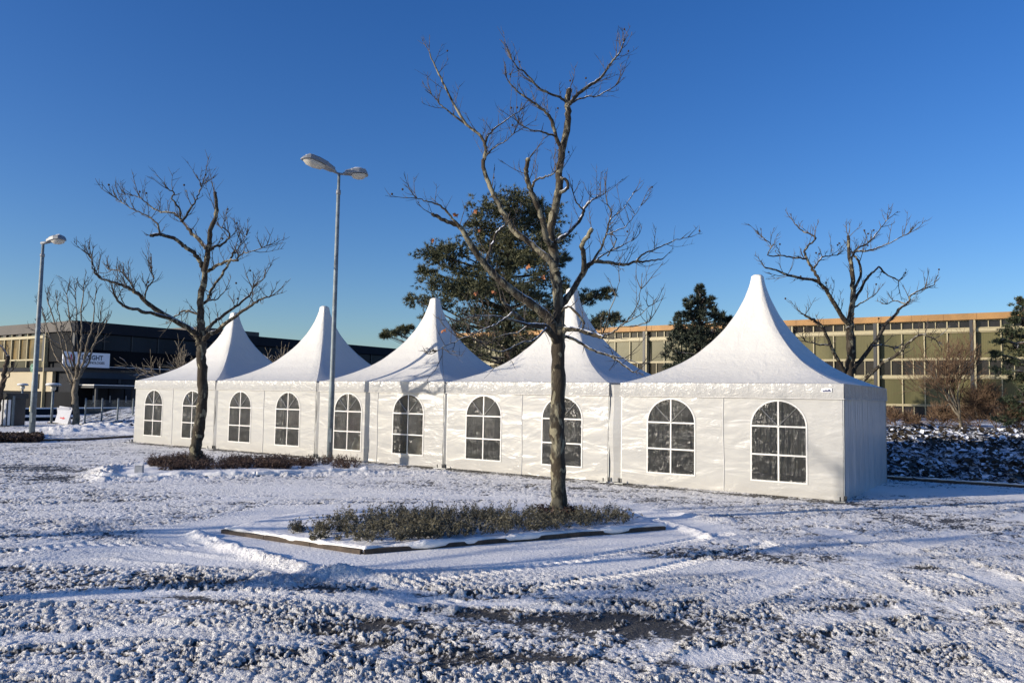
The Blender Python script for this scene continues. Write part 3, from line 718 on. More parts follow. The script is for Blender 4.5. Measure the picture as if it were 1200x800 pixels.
# the main plane tree
ML = [
 ([(656, 616), (655, 585), (654, 545), (653, 500), (654, 450), (654, 405), (655, 383)], 9.8, 7.6, 0, 0),
 ([(656, 618), (655, 604), (655, 594)], 13.5, 9.5, 0, 0),
 ([(655, 392), (655, 354), (650, 315), (648, 291), (645, 274), (650, 247), (656, 216), (653, 224) if 0 else (655, 205), (659, 177), (666, 139), (665, 121), (667, 106)], 7.0, 3.2, .3, .25),
 ([(666, 122), (687, 103), (703, 92), (716, 74), (726, 62), (731, 50)], 2.4, .6, .5, 1.3),
 ([(665, 126), (672, 119), (687, 114), (703, 112), (722, 100)], 1.6, .5, .2, 1.),
 ([(666, 123), (656, 114), (634, 105), (616, 86), (606, 79), (600, 70)], 2.0, .5, (.3, -.5), 1.3),
 ([(659, 180), (650, 155), (645, 138), (634, 127), (616, 114), (603, 104), (594, 92)], 2.8, .6, (.2, -.3), 1.),
 ([(652, 160), (637, 155), (625, 153), (609, 146)], 1.5, .5, (.1, -.5), 1.1),
 ([(657, 226), (663, 222), (666, 216), (663, 210), (657, 209)], 2.2, 1.6, -.1, .0),
 ([(647, 288), (640, 280), (637, 262), (628, 236), (622, 222), (617, 208), (617, 196), (619, 187)], 4.0, 2.4, -.6, .8),
 ([(624, 220), (626, 212), (637, 208), (645, 205), (653, 199)], 1.6, .6, (-.5, -.9), 1.2),
 ([(653, 318), (648, 309), (634, 296), (617, 282), (602, 270), (593, 254), (584, 239), (572, 214), (566, 192), (569, 177), (564, 161), (547, 146), (531, 121), (519, 96), (508, 74), (503, 60)], 4.8, .7, (0, .9), .6),
 ([(568, 168), (571, 161), (575, 155), (591, 142), (609, 130)], 1.7, .5, (.7, 1.1), 1.2),
 ([(549, 148), (525, 130), (514, 120), (506, 111)], 1.4, .4, (.8, .6), 1.2),
 ([(570, 183), (580, 172), (592, 166), (602, 156)], 1.0, .4, (.6, .3), .9),
 ([(653, 398), (645, 376), (628, 360), (604, 343), (587, 329), (571, 313), (560, 299), (546, 277), (539, 266), (521, 258), (507, 251)], 6.4, 1.8, -.9, .45),
 ([(541, 268), (528, 253), (516, 241), (500, 236), (488, 232)], 1.6, .5, (-.8, -1.), 1.3),
 ([(570, 311), (573, 298), (577, 284), (583, 272), (592, 265)], 2.3, 1.2, (-.5, 0), .7),
 ([(654, 404), (648, 394), (639, 383), (620, 381), (609, 373), (601, 365), (593, 357), (587, 351)], 4.8, 1.2, -1.2, .8),
 ([(622, 381), (598, 374), (583, 371), (568, 370), (550, 372)], 1.8, .5, (-.8, -1.3), 1.1),
 ([(600, 366), (585, 378), (570, 384), (553, 392), (533, 400), (512, 411)], 1.3, .4, (-1., -1.8), 1.5),
 ([(640, 384), (626, 398), (610, 402), (590, 412), (575, 410)], 1.4, .4, (-.5, -1.4), 1.3),
 ([(620, 381), (606, 390), (592, 392), (575, 398)], 1.2, .4, (-.7, -1.), 1.2),
 ([(654, 398), (652, 380), (657, 360), (670, 342), (682, 322), (689, 312), (695, 307), (710, 307), (730, 310), (745, 307), (760, 306), (777, 303)], 5.2, .8, .6, .45),
 ([(683, 322), (684, 300), (682, 287), (689, 277), (693, 269)], 3.3, 2.4, (.2, -.2), .35),
 ([(745, 307), (755, 297), (770, 291), (790, 282), (806, 278)], 1.4, .4, (.4, .7), .8),
 ([(694, 308), (707, 285), (712, 267), (716, 250), (711, 236), (709, 218)], 1.5, .4, (.3, .4), .9),
 ([(713, 262), (720, 252), (730, 245), (742, 226)], .9, .3, .5, .6), ([(710, 275), (719, 272), (732, 266), (742, 255), (751, 241)], .9, .3, .4, .5),
 ([(697, 306), (710, 297), (720, 292), (730, 287), (741, 282)], 1.1, .4, .3, 1.0), ([(712, 300), (722, 282), (719, 276)], .9, .4, .3, .6),
 ([(651, 284), (660, 277), (667, 272), (680, 257), (685, 245), (691, 236)], 2.7, 1.7, .7, .4),
 ([(685, 247), (676, 238), (672, 227)], 1.2, .5, (.5, .3), 1.0), ([(690, 238), (697, 232), (703, 229)], 1.2, .5, .7, 1.2),
 ([(656, 392), (665, 385), (682, 388), (703, 394), (706, 395)], 3.4, 2.2, -.7, .5),
 ([(702, 393), (715, 391), (725, 384), (737, 373), (747, 358), (751, 338)], 1.3, .3, (-.6, -.9), .7), ([(727, 383), (745, 381), (760, 377)], .9, .3, -.7, .8), ([(733, 378), (748, 370), (760, 359)], .8, .3, -.7, .5), ([(706, 394), (712, 372), (720, 350), (726, 330)], .9, .3, (-.6, -.5), .3),
 ([(656, 397), (665, 394), (682, 403), (697, 411), (715, 417), (730, 427), (743, 436)], 2.4, .8, -1.1, .5), ([(715, 417), (730, 420), (751, 427)], 1.2, .4, (-.9, -1.2), .8),
 ([(657, 366), (666, 359), (680, 372), (684, 378), (683, 384)], 1.6, 1.2, (-.1, -.4), .3),
]
MT = gnd(655, 605, .13)
main = photo_tree('plane_tree', tuple(V((MT.x, MT.y, .0))), MT.y, ML, PLANE, 'large bare tree with mottled bark growing from the near snowy planting bed', 'bare plane trees', 11, 8.5, (.18, .62), 1.0, 26, .012)
random.seed(5)
lm = None
for (x, y) in ((534, 252), (557, 248), (562, 270), (558, 344), (520, 388), (507, 282), (619, 313), (637, 325), (579, 343)):
    p = atY(x, y, MT.y-.8 if y > 200 else MT.y+.6)-V(main.location)
    if lm is None:
        m = MB(); s = .05; ring = [V((math.cos(a)*s*(1 if i % 2 else .6), math.sin(a)*s*(1 if i % 2 else .6), .018*math.sin(3*a))) for i, a in enumerate(np.linspace(0, 2*math.pi, 11)[:-1])]
        m.v = [V((0, 0, .02))]+ring; m.f = [(0, 1+i, 1+(i+1) % 10) for i in range(10)]; lm = m.build('dry_leaf', DRY, main); o = lm
    else: o = lm.copy(); COL.objects.link(o)
    o.location = p; o.rotation_euler = (random.uniform(.6, 1.6), random.uniform(-.6, .6), random.uniform(-.8, .8)); k_ = random.uniform(.7, 1.15); o.scale = (k_, k_, k_)

LL_ = [
 ([(230, 550), (229, 530), (233, 505), (236, 480), (238, 450), (236, 420), (236, 403)], 6.8, 5.2, 0, 0),
 ([(229, 551), (229, 541), (230, 532)], 9, 7, 0, 0),
 ([(236, 412), (235, 379), (235, 354), (240, 321), (244, 291), (248, 266), (254, 247), (252, 226)], 4.8, 1.9, -.4, .35),
 ([(237, 402), (244, 393), (254, 387), (276, 370), (295, 357), (305, 351), (317, 347)], 3.5, .7, -1.3, .8),
 ([(238, 396), (246, 382), (257, 373), (276, 359), (292, 346), (298, 335), (309, 326)], 2.6, .6, 1.2, .9),
 ([(236, 405), (229, 391), (210, 379), (182, 362), (169, 351), (155, 340), (140, 333), (116, 325), (108, 312)], 4.2, .8, -1.2, .7),
 ([(230, 394), (224, 387), (199, 373), (171, 366), (148, 359), (138, 352), (133, 344)], 3.2, .9, (-.3, -1.8), .8),
 ([(118, 326), (110, 312), (105, 299)], .9, .4, -1.1, 1.4), ([(158, 342), (150, 325), (140, 318), (128, 316)], 1.2, .5, (-.9, -.2), 1.4), ([(170, 352), (172, 338), (180, 328), (178, 318)], 1., .5, (-.8, -.6), 1.4),
 ([(236, 371), (221, 364), (212, 366), (203, 373)], 1.7, .7, .4, .8),
 ([(240, 320), (236, 310), (232, 302), (224, 294), (215, 288), (206, 280), (196, 277), (186, 275), (177, 276)], 2.8, 1.8, -.9, .35),
 ([(187, 274), (185, 263), (176, 255), (166, 250), (150, 242), (136, 232)], 1.3, .4, (-.8, -.5), 1.2),
 ([(244, 293), (236, 284), (229, 277), (221, 268), (213, 259)], 2.7, 1.7, .5, .4), ([(213, 260), (226, 241), (232, 230), (237, 216)], 1.5, .4, .6, 1.2),
 ([(213, 258), (204, 250), (185, 247), (172, 238), (160, 230), (147, 228)], 1.5, .4, (.5, .9), 1.1), ([(212, 257), (210, 245), (202, 233), (204, 226), (198, 222)], 1.3, .6, (.5, 0), .8),
 ([(246, 293), (252, 289), (259, 287), (269, 277), (266, 270), (257, 265)], 1.8, .7, .6, .9), ([(242, 319), (250, 314), (259, 309), (268, 306), (279, 305)], 2.1, 1.3, -.8, .4),
 ([(236, 358), (244, 350), (248, 340), (262, 318), (270, 305), (275, 293)], 2., 1.2, .9, .4), ([(277, 305), (284, 297), (292, 296), (312, 288)], 1.1, .4, -.8, 1.2), ([(275, 297), (282, 286), (288, 276)], .9, .4, .9, 1.2),
 ([(243, 352), (254, 350), (264, 340)], 1.2, .5, .5, .9),
]
LT = gnd(230, 545, .09)
left = photo_tree('plane_tree', (LT.x, LT.y, 0), LT.y, LL_, PLANE2, 'dark bare tree rising from reddish shrubs before the leftmost tent', 'bare plane trees', 23, 7.5, (.22, .80), 1.0, 14, .022, .03)
RL = [
 ([(996, 505), (995, 470), (995.5, 439), (997, 408), (995.5, 378)], 5.5, 4.6, 0, .1),
 ([(995.5, 381), (999.5, 355), (999.5, 329), (996, 302.5), (994, 277)], 4.0, 1.7, 0, .5),
 ([(994, 385), (993, 379), (980, 360), (967, 339), (956, 329), (932.5, 325), (914, 318), (896, 313)], 3.6, .8, -1.4, .8),
 ([(960, 332), (957, 322), (951, 313), (943, 297), (947, 288), (956, 279), (940, 270), (932, 263)], 2.0, .6, (-.8, -.2), .8),
 ([(945, 303), (932, 302), (919, 300), (900, 299), (904, 287), (893, 278)], 1.2, .4, (-.6, -1.), 1.1), ([(954, 314), (964, 302), (981, 299)], 1.3, .5, (-.7, 0), 1.),
 ([(991, 438), (977, 413), (967, 389), (956, 376), (943, 369)], 2.2, 1.3, -1.1, .5), ([(972, 404), (960, 404), (943, 399)], 1.2, .5, -1.2, .8),
 ([(1000, 354), (1014, 329), (1022, 320), (1030, 313), (1038, 321), (1053, 329)], 1.9, .6, .9, .7), ([(1001, 340), (1009, 318), (1004, 303), (1001, 300)], 1.8, 1.0, .5, .5),
 ([(997, 306), (1003, 293), (1018, 284), (1027, 274), (1040, 257)], 1.5, .4, .6, 1.2), ([(1002, 295), (1020, 293), (1038, 287), (1064, 274)], 1.3, .4, -.6, 1.1),
 ([(1000, 435), (1001, 431), (1022, 405), (1038, 381), (1053, 363), (1064, 355), (1069, 344.5), (1095, 334)], 3.2, .6, .8, .8), ([(1062, 357), (1050, 352), (1040, 356)], 1., .4, .6, 1.),
 ([(1000, 455), (1011, 447), (1027, 431), (1048, 418), (1064, 402), (1080, 392), (1098, 400)], 2.8, .7, -1.2, .8), ([(1001, 360), (1011, 354), (1022, 348)], 1.1, .5, -.4, .8), ([(1022, 405), (1035, 404), (1048, 408)], 1.2, .6, .9, .8),
]
RB = GX(8, 0); RY = 27.5; rb = atY(996, 500, RY)
right = photo_tree('plane_tree', (rb.x, rb.y, rb.z-.3), RY, RL, PLANE2, 'bare tree with curling limbs behind the nearest tent, before the golden building', 'bare plane trees', 31, 5., (.25, .85), 1.0, 26, .025, .035)

# trees outside the frame whose shadows fall into it
def vis(o): return o
p = gnd(60, 628)-SH*12.5; dup(main, (p.x, p.y, 0), 2.0, 'bare tree outside the left edge casting the wide shadow near the planting bed', (1, 1, 1.05))
p = gnd(60, 700)-SH*9.; dup(left, (p.x, p.y, 0), 1., 'bare tree left of the viewer shading the trampled snow', (1, 1, .8))

# generic grown bare tree
def grown(name, base, hgt, label, mat, seed, spread=.45, trunk=.3, r0=.1, levels=4, group=None, kids=(3, 4), upb=.25, cat='tree', lean=(0, 0), tw_mat=None, r_min=.006):
    random.seed(seed); root = empty(name, base, 0, label, cat, group); tr = MB(); cr_ = MB()
    def br(p, d, L, r, lv):
        k = 5; pts = [p]
        for i in range(k): d = (d+rv(.09)+V((0, 0, upb*.12))).normalized(); pts.append(pts[-1]+d*L/k)
        (tr if lv >= levels-1 else cr_).tube(pts, [max(r_min, r*(1-.5*i/k)) for i in range(k+1)], 7 if lv >= levels-1 else (4 if lv > 1 else 3), False)
        if lv <= 0: return
        for j in range(random.randint(*kids)+(1 if lv < levels-1 else 0)):
            t_ = random.uniform(.45, 1.) if lv < levels else random.uniform(.8, 1.); q = pts[min(k, int(t_*k))]
            ax = d.orthogonal().normalized(); ax.rotate(Matrix.Rotation(random.uniform(0, 6.28), 3, d))
            br(q, (d+ax*spread*random.uniform(.6, 1.5)+V((0, 0, upb))).normalized(), L*random.uniform(.55, .85) if lv < levels else hgt*.32*random.uniform(.8, 1.2), r*.55, lv-1)
        br(pts[-1], d, L*.7 if lv < levels else hgt*.3, r*.6, lv-1)
    br(V((0, 0, -.1)), V((lean[0], lean[1], 1)).normalized(), hgt*trunk, r0, levels)
    tr.build('trunk', mat, root, True); cr_.build('crown', tw_mat or mat, root)
    return root
b = gnd(88, 499)
BL = [([(88, 502), (89, 480), (88, 462), (89, 446)], 4.5, 3.2, 0, 0),
 ([(89, 450), (84, 437), (77, 425), (70, 395), (62, 370), (55, 350)], 1.7, .6, -.6, .9), ([(88, 455), (75, 430), (64, 415), (56, 385), (50, 362)], 1.4, .5, .8, .9),
 ([(89, 447), (88, 430), (84, 400), (82, 375), (78, 345)], 2.0, .5, .5, .9), ([(89, 447), (92, 425), (96, 400), (96, 370), (98, 334)], 2.2, .5, -.3, .9),
 ([(89, 448), (96, 430), (103, 400), (109, 375), (112, 345)], 1.9, .5, -.8, .9), ([(90, 446), (97, 436), (107, 415), (116, 385), (119, 362)], 1.6, .5, .9, .9),
 ([(85, 432), (76, 400), (70, 375), (66, 350)], 1.2, .4, 0, .9), ([(93, 425), (90, 395), (90, 365), (88, 340)], 1.2, .4, .9, .9), ([(100, 418), (112, 400), (123, 380)], 1.0, .4, -.9, .9), ([(72, 405), (60, 398), (48, 385)], .9, .4, -.5, .9)]
photo_tree('bare_tree', (b.x, b.y, 0), b.y, BL, PALEBARK, 'slender bare tree with upswept branches before the white wall sign', None, 3, 2.6, (.5, 1.2), .9, 0, .05)
b = gnd(-6, 500)
EL2 = [([(-8, 502), (-4, 480), (0, 462), (3, 448), (6, 432), (9, 418)], 4.2, 2.2, 0, .2), ([(2, 450), (8, 442), (14, 434)], 1.3, .6, -.4, .5), ([(8, 420), (4, 408), (-6, 396)], 1.6, .6, .5, .5), ([(1, 460), (-10, 440), (-22, 410), (-30, 380)], 2.4, .6, .5, .6)]
photo_tree('bare_tree', (b.x, b.y, 0), b.y, EL2, PTRUNK, 'dark bare trunk leaning in at the left edge of the photo', None, 8, 1.5, (.4, .9), 1., 0, .05)
b = gnd(222, 497); grown('bare_tree', b, 5.6, 'small spreading bare tree behind the leftmost tent, against the dark building', PALEBARK, 14, .75, .3, .11, 4, 'small bare trees behind the tents', (2, 3), .1, r_min=.012)
b = gnd(318, 497); grown('bare_tree', b, 4.8, 'small pale bare tree between the two leftmost tent peaks', PALEBARK, 15, .75, .35, .10, 4, 'small bare trees behind the tents', (2, 3), .1, r_min=.012)
def on(x, y, Y): return atY(x, y, Y)
b = on(1128, 503, 33); grown('bare_tree', (b.x, b.y, .9), 4.2, 'small pale branching tree on the ivy bank before the golden building', PALEBARK, 17, .7, .22, .09, 5, kids=(2, 3), upb=.18, tw_mat=BUSHBARK, r_min=.006)
for i, (x, h_, Y, lab) in enumerate(((1150, 2.6, 34, 'bare brown bush right of the pale branching tree on the bank'), (1168, 2.8, 33, 'brown bush at the foot of the snowy conifer'), (1190, 1.9, 30, 'low red brown bush at the right edge on the ivy bank'), (1103, 1.7, 35, 'wispy brown bush left of the pale branching tree'), (1052, 1.4, 34, 'low brown bush beside the rear corner of the nearest tent'), (1070, 1.1, 36, 'lowest brown bush along the foot of the golden building'))):
    b = on(x, 500, Y); grown('bare_bush', (b.x, b.y, .9), h_, lab, BUSHBARK, 40+i, .9, .12, .03, 4, 'bare bushes on the bank', (4, 5), .2, 'bush', r_min=.006)

# conifers
def conifer(name, base, trunk_px, lobes, Y, mat, label, seed, tuft=.16, ntuft=26, blades=9, thick=.55, depthr=1., limb=True, bw=.016, group=None, trunk_r=.2):
    random.seed(seed); root = empty(name, base, 0, label, 'tree', group); B = V(base); tr = MB(); cr_ = MB()
    T = [atY(x, y, Y)-B for x, y in trunk_px]; S = spline(T, 4); m = len(S)
    tr.tube(S, [trunk_r*(1-.75*i/(m-1)) for i in range(m)], 8, True, .05)
    for (x, y, rx, ry) in lobes:
        wx, wz = rx/F*Y, ry/F*Y; off = random.uniform(-1, 1)*wx*.9*depthr; c = atY(x, y, Y+off)-B
        # limb from the trunk
        q = min(S, key=lambda s_: abs(s_.z-(c.z-(c-V((s_.x, s_.y, c.z))).length*.35)))
        if limb:
            mid = q.lerp(c, .5)+rv(.15)-V((0, 0, .1*(c-q).length*.3)); sp_ = spline([q, mid, c], 4); tr.tube(sp_, [max(.012, .075*(1-.8*i/(len(sp_)-1))) for i in range(len(sp_))], 5)
            ends = []
            for _ in range(5):
                e = c+V((random.uniform(-1, 1)*wx*.8, random.uniform(-1, 1)*wx*.8, random.uniform(-.6, .8)*wz)); tr.tube([sp_[-3], sp_[-3].lerp(e, .6)+rv(.06), e], [.028, .016, .007], 4, False); ends.append(e)
        n = int(ntuft*max(1, (rx*ry)/120.))
        cl = [c+V((random.gauss(0, .45)*wx, random.gauss(0, .45)*wx, random.gauss(0, .38)*wz)) for _ in range(max(3, n//7))]
        for _ in range(n):
            k = random.choice(cl); p = k+V((random.gauss(0, .15), random.gauss(0, .15), random.gauss(0, .09)))*(wx*.9+.1)
            d = ((p-c).normalized()*.8+V((0, 0, .5))+rv(.4)).normalized(); tone = min(1, max(0, random.gauss(.45, .25)))
            for b_ in range(blades):
                dir_ = (d+rv(.55)).normalized(); s_ = dir_.orthogonal().normalized(); s_.rotate(Matrix.Rotation(random.uniform(0, 6.28), 3, dir_)); l_ = tuft*random.uniform(.6, 1.2); i = len(cr_.v)
                cr_.v += [p-s_*bw, p+s_*bw, p+dir_*l_]; cr_.f.append((i, i+1, i+2)); cr_.tone.append(min(1, max(0, tone+random.uniform(-.15, .2))))
    tr.build('trunk', PTRUNK, root, True); cr_.build('crown', mat, root); return root
PL = [(600,300,30,18),(625,305,26,16),(575,292,24,16),(600,278,28,16),(640,300,18,14),(580,345,28,13),(612,345,26,13),(555,335,28,12),(530,342,26,10),(600,385,30,11),(570,380,28,9),(640,365,22,11),(600,238,26,17),(577,246,23,17),(625,240,20,16),(640,255,24,18),(612,262,32,16),(560,266,20,16),(585,275,26,14),(650,280,18,14),(636,285,20,14),(661,303,10,9),
      (507,297,20,12),(535,295,24,13),(522,308,22,10),(500,318,13,7),(545,318,26,11),(520,330,28,10),(489,352,16,7),(510,355,18,8),(545,345,30,11),(580,312,24,14),(570,335,26,12),
      (602,335,30,13),(640,325,24,12),(625,350,28,11),(560,365,30,9),(595,368,30,10),(630,375,28,10),(540,385,22,8),(700,345,15,9),(712,342,8,8),(690,352,12,8),(708,372,16,9),(722,374,9,7),(697,380,12,7),(464,390,12,5),(452,393,5,3),(478,386,8,5),
      (545,402,28,8),(585,398,26,9),(620,400,26,9),(660,362,18,9),(675,372,12,7),(560,415,26,8),(600,418,24,8),(505,375,16,6),(660,340,14,10)]
pb = atY(597, 492, 38)
conifer('pine_tree', (pb.x, pb.y, .6), [(597, 492), (598, 440), (596, 400), (593, 350), (597, 300), (600, 250)], PL, 38, PINE, 'broad old pine tree rising behind the middle tents', 61, .21, 120, 10, bw=.017, trunk_r=.33)
SL = [(818,372,12,14),(812,392,18,12),(822,395,16,12),(815,425,20,12),(820,354,8,10),(820,342,5,8),(821,352,9,8),(808,358,8,8),(804,370,10,8),(822,366,13,10),(834,356,5,8),(838,368,8,8),(846,372,7,8),(795,382,11,8),(815,384,17,10),(838,385,12,10),(793,396,13,9),(815,402,22,11),(838,398,13,10),(788,412,11,8),(808,420,22,10),(832,414,16,10),(788,432,9,8),(808,438,18,10),(832,432,20,10),(852,375,5,6),(800,455,24,12),(835,452,24,12),(815,475,34,14)]
sb = atY(815, 495, 46)
conifer('spruce_tree', (sb.x, sb.y, .6), [(815, 495), (818, 430), (820, 380), (821, 338)], SL, 46, SPRUCE, 'dark bushy conifer between the two nearest tent peaks', 62, .24, 110, 8, bw=.026, trunk_r=.2, depthr=.8)
EL_ = [(1196,353,4,6),(1193,364,7,7),(1188,376,8,6),(1200,375,8,8),(1180,388,9,6),(1195,392,13,8),(1174,400,8,5),(1190,408,13,8),(1206,405,12,10),(1166,415,7,5),(1182,424,14,8),(1200,425,14,9),(1174,436,9,5),(1190,442,14,8),(1208,445,14,10),(1200,460,16,10),(1184,470,12,7),(1196,482,16,9),(1178,492,10,6),(1215,480,16,14),(1220,430,14,14),(1216,400,12,14)]
eb = atY(1208, 500, 30)
conifer('fir_tree', (eb.x, eb.y, .8), [(1208, 505), (1206, 440), (1203, 390), (1197, 350)], EL_, 30, SNOWPINE, 'snow flecked conifer cut off by the right edge of the photo', 63, .13, 110, 9, bw=.013, trunk_r=.12, depthr=.7)

# ================================================================ BUILDINGS
# golden building: facade line starts at B0 (right) and runs along ROW
B0 = V((32.3, 50, 0)); BAYW = 5.78; T0 = 8.57-5.78*4   # column positions
def facade_frame(origin, dirx, diry):   # local x along the wall (to the right seen from outside), y inwards
    M = Matrix((( dirx.x, diry.x, 0, origin.x), (dirx.y, diry.y, 0, origin.y), (0, 0, 1, origin.z), (0, 0, 0, 1))); return M
gb_ = empty('office_building', (0, 0, 0), 0, 'long low building with golden parapet and green blinds on the right', 'building')
gb_.matrix_world = facade_frame(B0+ROW*50, -ROW, DEP)
Lr = 50+44
ztop, zpar, zc0, zc1, zb1 = 8.0, 7.28, 6.43, 6.15, 4.08
z_b0, z_w0, z_w1, z_lb = 2.92, 2.62, .0, .0
# levels: parapet | clerestory | beam | blinds | strip window | beam | blinds | strip window | base
ZL = [('parapet', 7.25, 8.0), ('clerestory', 6.42, 7.25), ('beam', 6.12, 6.42), ('blind', 4.15, 6.12), ('strip', 2.93, 4.15), ('beam', 2.68, 2.93), ('blind', 1.35, 2.68), ('strip', .55, 1.35)]
ZL = [('parapet', 7.56, 8.0), ('clerestory', 7.05, 7.56), ('beam', 6.80, 7.05), ('blind', 5.08, 6.80), ('strip', 3.94, 5.00), ('beam', 3.75, 3.94), ('blind', 1.99, 3.75), ('strip', .55, 1.92)]
MB().box(0, Lr, .35, 26, -.5, 7.2).build('wall', CONC, gb_)
MB().box(-.3, Lr+.3, -.25, 26.3, 7.58, 8.0).build('roof', OCHRE, gb_)
rs = MB()
for i in range(int(Lr/1.9)): rs.box(i*1.9, i*1.9+.03, -.262, -.252, 7.59, 7.99)
rs.build('parapet_joints', simple('joint_dark', (.24, .12, .04), .7), gb_)
for z0, z1 in ((6.82, 7.03), (3.76, 3.93)): MB().box(0, Lr, -.06, .30, z0, z1).build('beam', CREAM, gb_)
MB().box(0, Lr, -.02, .3, 5.0, 5.07).build('beam', CREAM, gb_); MB().box(0, Lr, -.02, .3, 1.92, 1.98).build('beam', CREAM, gb_)
x = 50-8.57
while x > BAYW: x -= BAYW
xs = []
while x < Lr: xs.append(x); x += BAYW
for xc in xs:
    MB().box(xc-.10, xc+.10, -.34, -.02, -.4, 7.55).build('column', BLACK, gb_)
    MB().box(xc+.13, xc+.24, -.30, -.02, -.4, 7.55).build('column', CREAM, gb_)
    nb = 4; wv_ = (BAYW-.30)/nb; x0 = xc+.26
    for kind, z0, z1 in ZL:
        if kind in ('parapet', 'beam'): continue
        mat = BLIND if kind == 'blind' else WDARK
        pn_ = MB(); pn_.box(x0, x0+BAYW-.36, .12, .18, z0+.01, z1-.01)
        wo = pn_.build('window', mat, gb_)
        fm = MB()
        for j in range(1, nb): fm.box(x0+j*wv_-.035, x0+j*wv_+.035, .0, .115, z0, z1)
        if kind != 'blind':
            for j in range(nb): fm.box(x0+(j+.5)*wv_-.025, x0+(j+.5)*wv_+.025, .03, .115, z0, z1)
        for zr in (z0, z1-.04): fm.box(x0, x0+BAYW-.36, .02, .10, zr, zr+.04)
        fm.build('window_frame', CREAM, wo)

# dark building on the left: corner at px x=84, long side facing right, short side lit
C0 = atY(84, 470, 69); C0.z = 0
db = empty('office_building', (0, 0, 0), 0, 'dark glazed building with a white wall sign on the left', 'building')
db.matrix_world = facade_frame(C0, DEP, ROW)      # local x = along the dark side (away), local y = into the building (left)
MI = db.matrix_world.inverted()
def onside(px, py):     # dark side
    d = ray(px, py); n = -ROW; t_ = (C0-CAM).dot(n)/d.dot(n); p = MI @ (CAM+d*t_); return p.x, p.z
def onfront(px, py):
    d = ray(px, py); n = -DEP; t_ = (C0-CAM).dot(n)/d.dot(n); p = MI @ (CAM+d*t_); return p.y, p.z
LEN = 42.; WID = 44.
zz = lambda py: onside(135, py)[1]
RT = onside(135, 379.5)[1]
MB().box(.5, LEN, .5, WID, 0, RT-.3).build('wall', CONC, db)
MB().box(-.15, LEN+.2, -.15, .45, zz(392), RT).build('parapet', CONC, db)
MB().box(-.15, .45, .46, WID, RT-.9, RT).build('parapet', BROWNP, db)
MB().box(.46, LEN, .46, WID, RT-.28, RT-.2).build('roof', SNOW, db)
sx0, _ = onside(262, 385)
MB().box(16, 24, 6, 14, RT-.25, RT+1.0).build('penthouse', BROWNP, db)
# the side
gx = 0.; k = 0; PW = 2.6
while gx < LEN-PW:
    wo = MB().box(gx+.05, gx+PW-.05, .10, .3, zz(411), zz(393)).build('window', WDARKB, db)
    MB().box(gx-.05, gx+.05, .0, .35, zz(411), zz(393)).build('mullion', BLACK, wo)
    gx += PW
MB().box(0, LEN, .03, .3, zz(430), zz(411.5)).build('spandrel', WBLACK, db)
MB().box(0, LEN, -.35, .3, zz(433.5), zz(430.7)).build('ledge', CONC, db)
MB().box(0, LEN, -.36, .3, zz(430.6), zz(430.1)).build('ledge_snow', SNOW, db)
MB().box(0, LEN, .05, .3, zz(437), zz(433.6)).build('spandrel', BLACK, db)
MB().box(0, LEN, .0, .3, zz(444), zz(437.2)).build('band', BLUECL, db)
gx = 0.
while gx < LEN-4.2:
    wo = MB().box(gx+.15, gx+4.05, .12, .3, zz(451), zz(444.4)).build('window', WDARKB, db)
    MB().box(gx-.12, gx+.12, .02, .3, zz(451), zz(444.4)).build('mullion', BLACK, wo)
    gx += 4.2
MB().box(0, LEN, .1, .3, 0, zz(451.3)).build('wall', WBLACK, db)
a0, a1 = onside(93, 452)[0], onside(145, 452)[0]
cn = MB().box(a0, a1, -2.4, .05, zz(455), zz(452)).build('canopy', DARKMET, db); MB().box(a0, a1, -2.42, .05, zz(451.9), zz(451.2)).build('canopy_snow', SNOW, cn)
for q in (a0+.3, a1-.4): MB().box(q, q+.18, -2.2, -2.02, 0, zz(455)).build('canopy_post', DARKMET, cn)
dx0 = onside(108, 470)[0]
for j in range(4):
    d_ = MB().box(dx0+j*1.5, dx0+j*1.5+1.38, .02, .09, .05, 2.6).build('door', WDARKB, db)
    MB().box(dx0+j*1.5+.05, dx0+j*1.5+.12, -.03, .015, .9, 1.5).build('handle', ALU, d_)
# wall sign
s0, zt_ = onside(71, 411.5); s1, _ = onside(126, 415); zb_ = onside(100, 430.2)[1]; zt2 = onside(100, 413)[1]
s0 = max(s0, onside(71, 420)[0])
sg = MB().box(s0, s1, -.42, -.30, zb_, zt2).build('wall_sign', WHITE, db)
W_ = s1-s0; Hh = zt2-zb_; zc = (zt2+zb_)/2
zg = MB(); lx = s0+W_*.07; uu = W_*.03
wave = [(0, 0), (.7, 0), (1.3, .9), (2.2, -1.5), (3.1, 2.1), (3.9, -.9), (4.4, 0), (5.2, 0)]
for (xa, za), (xb, zb2) in zip(wave[:-1], wave[1:]): zg.bar(V((lx+xa*uu, -.431, zc+za*Hh*.16)), V((lx+xb*uu, -.431, zc+zb2*Hh*.16)), Hh*.10, .012, V((0, 1, 0)).cross(V((xb-xa, 0, zb2-za+1e-4))).normalized())
zg.build('emblem', RED, sg)
text('lettering', 'KEYSIGHT', Hh*.43, INK, sg, Matrix.Translation((s0+W_*.30, -.424, zc+Hh*.02)), .004, .012*Hh, (W_*.62)/(Hh*.43*5.15))
text('lettering', 'TECHNOLOGIES', Hh*.23, INK, sg, Matrix.Translation((s0+W_*.42, -.424, zc-Hh*.26)), .004, .006*Hh, (W_*.50)/(Hh*.23*7.9))
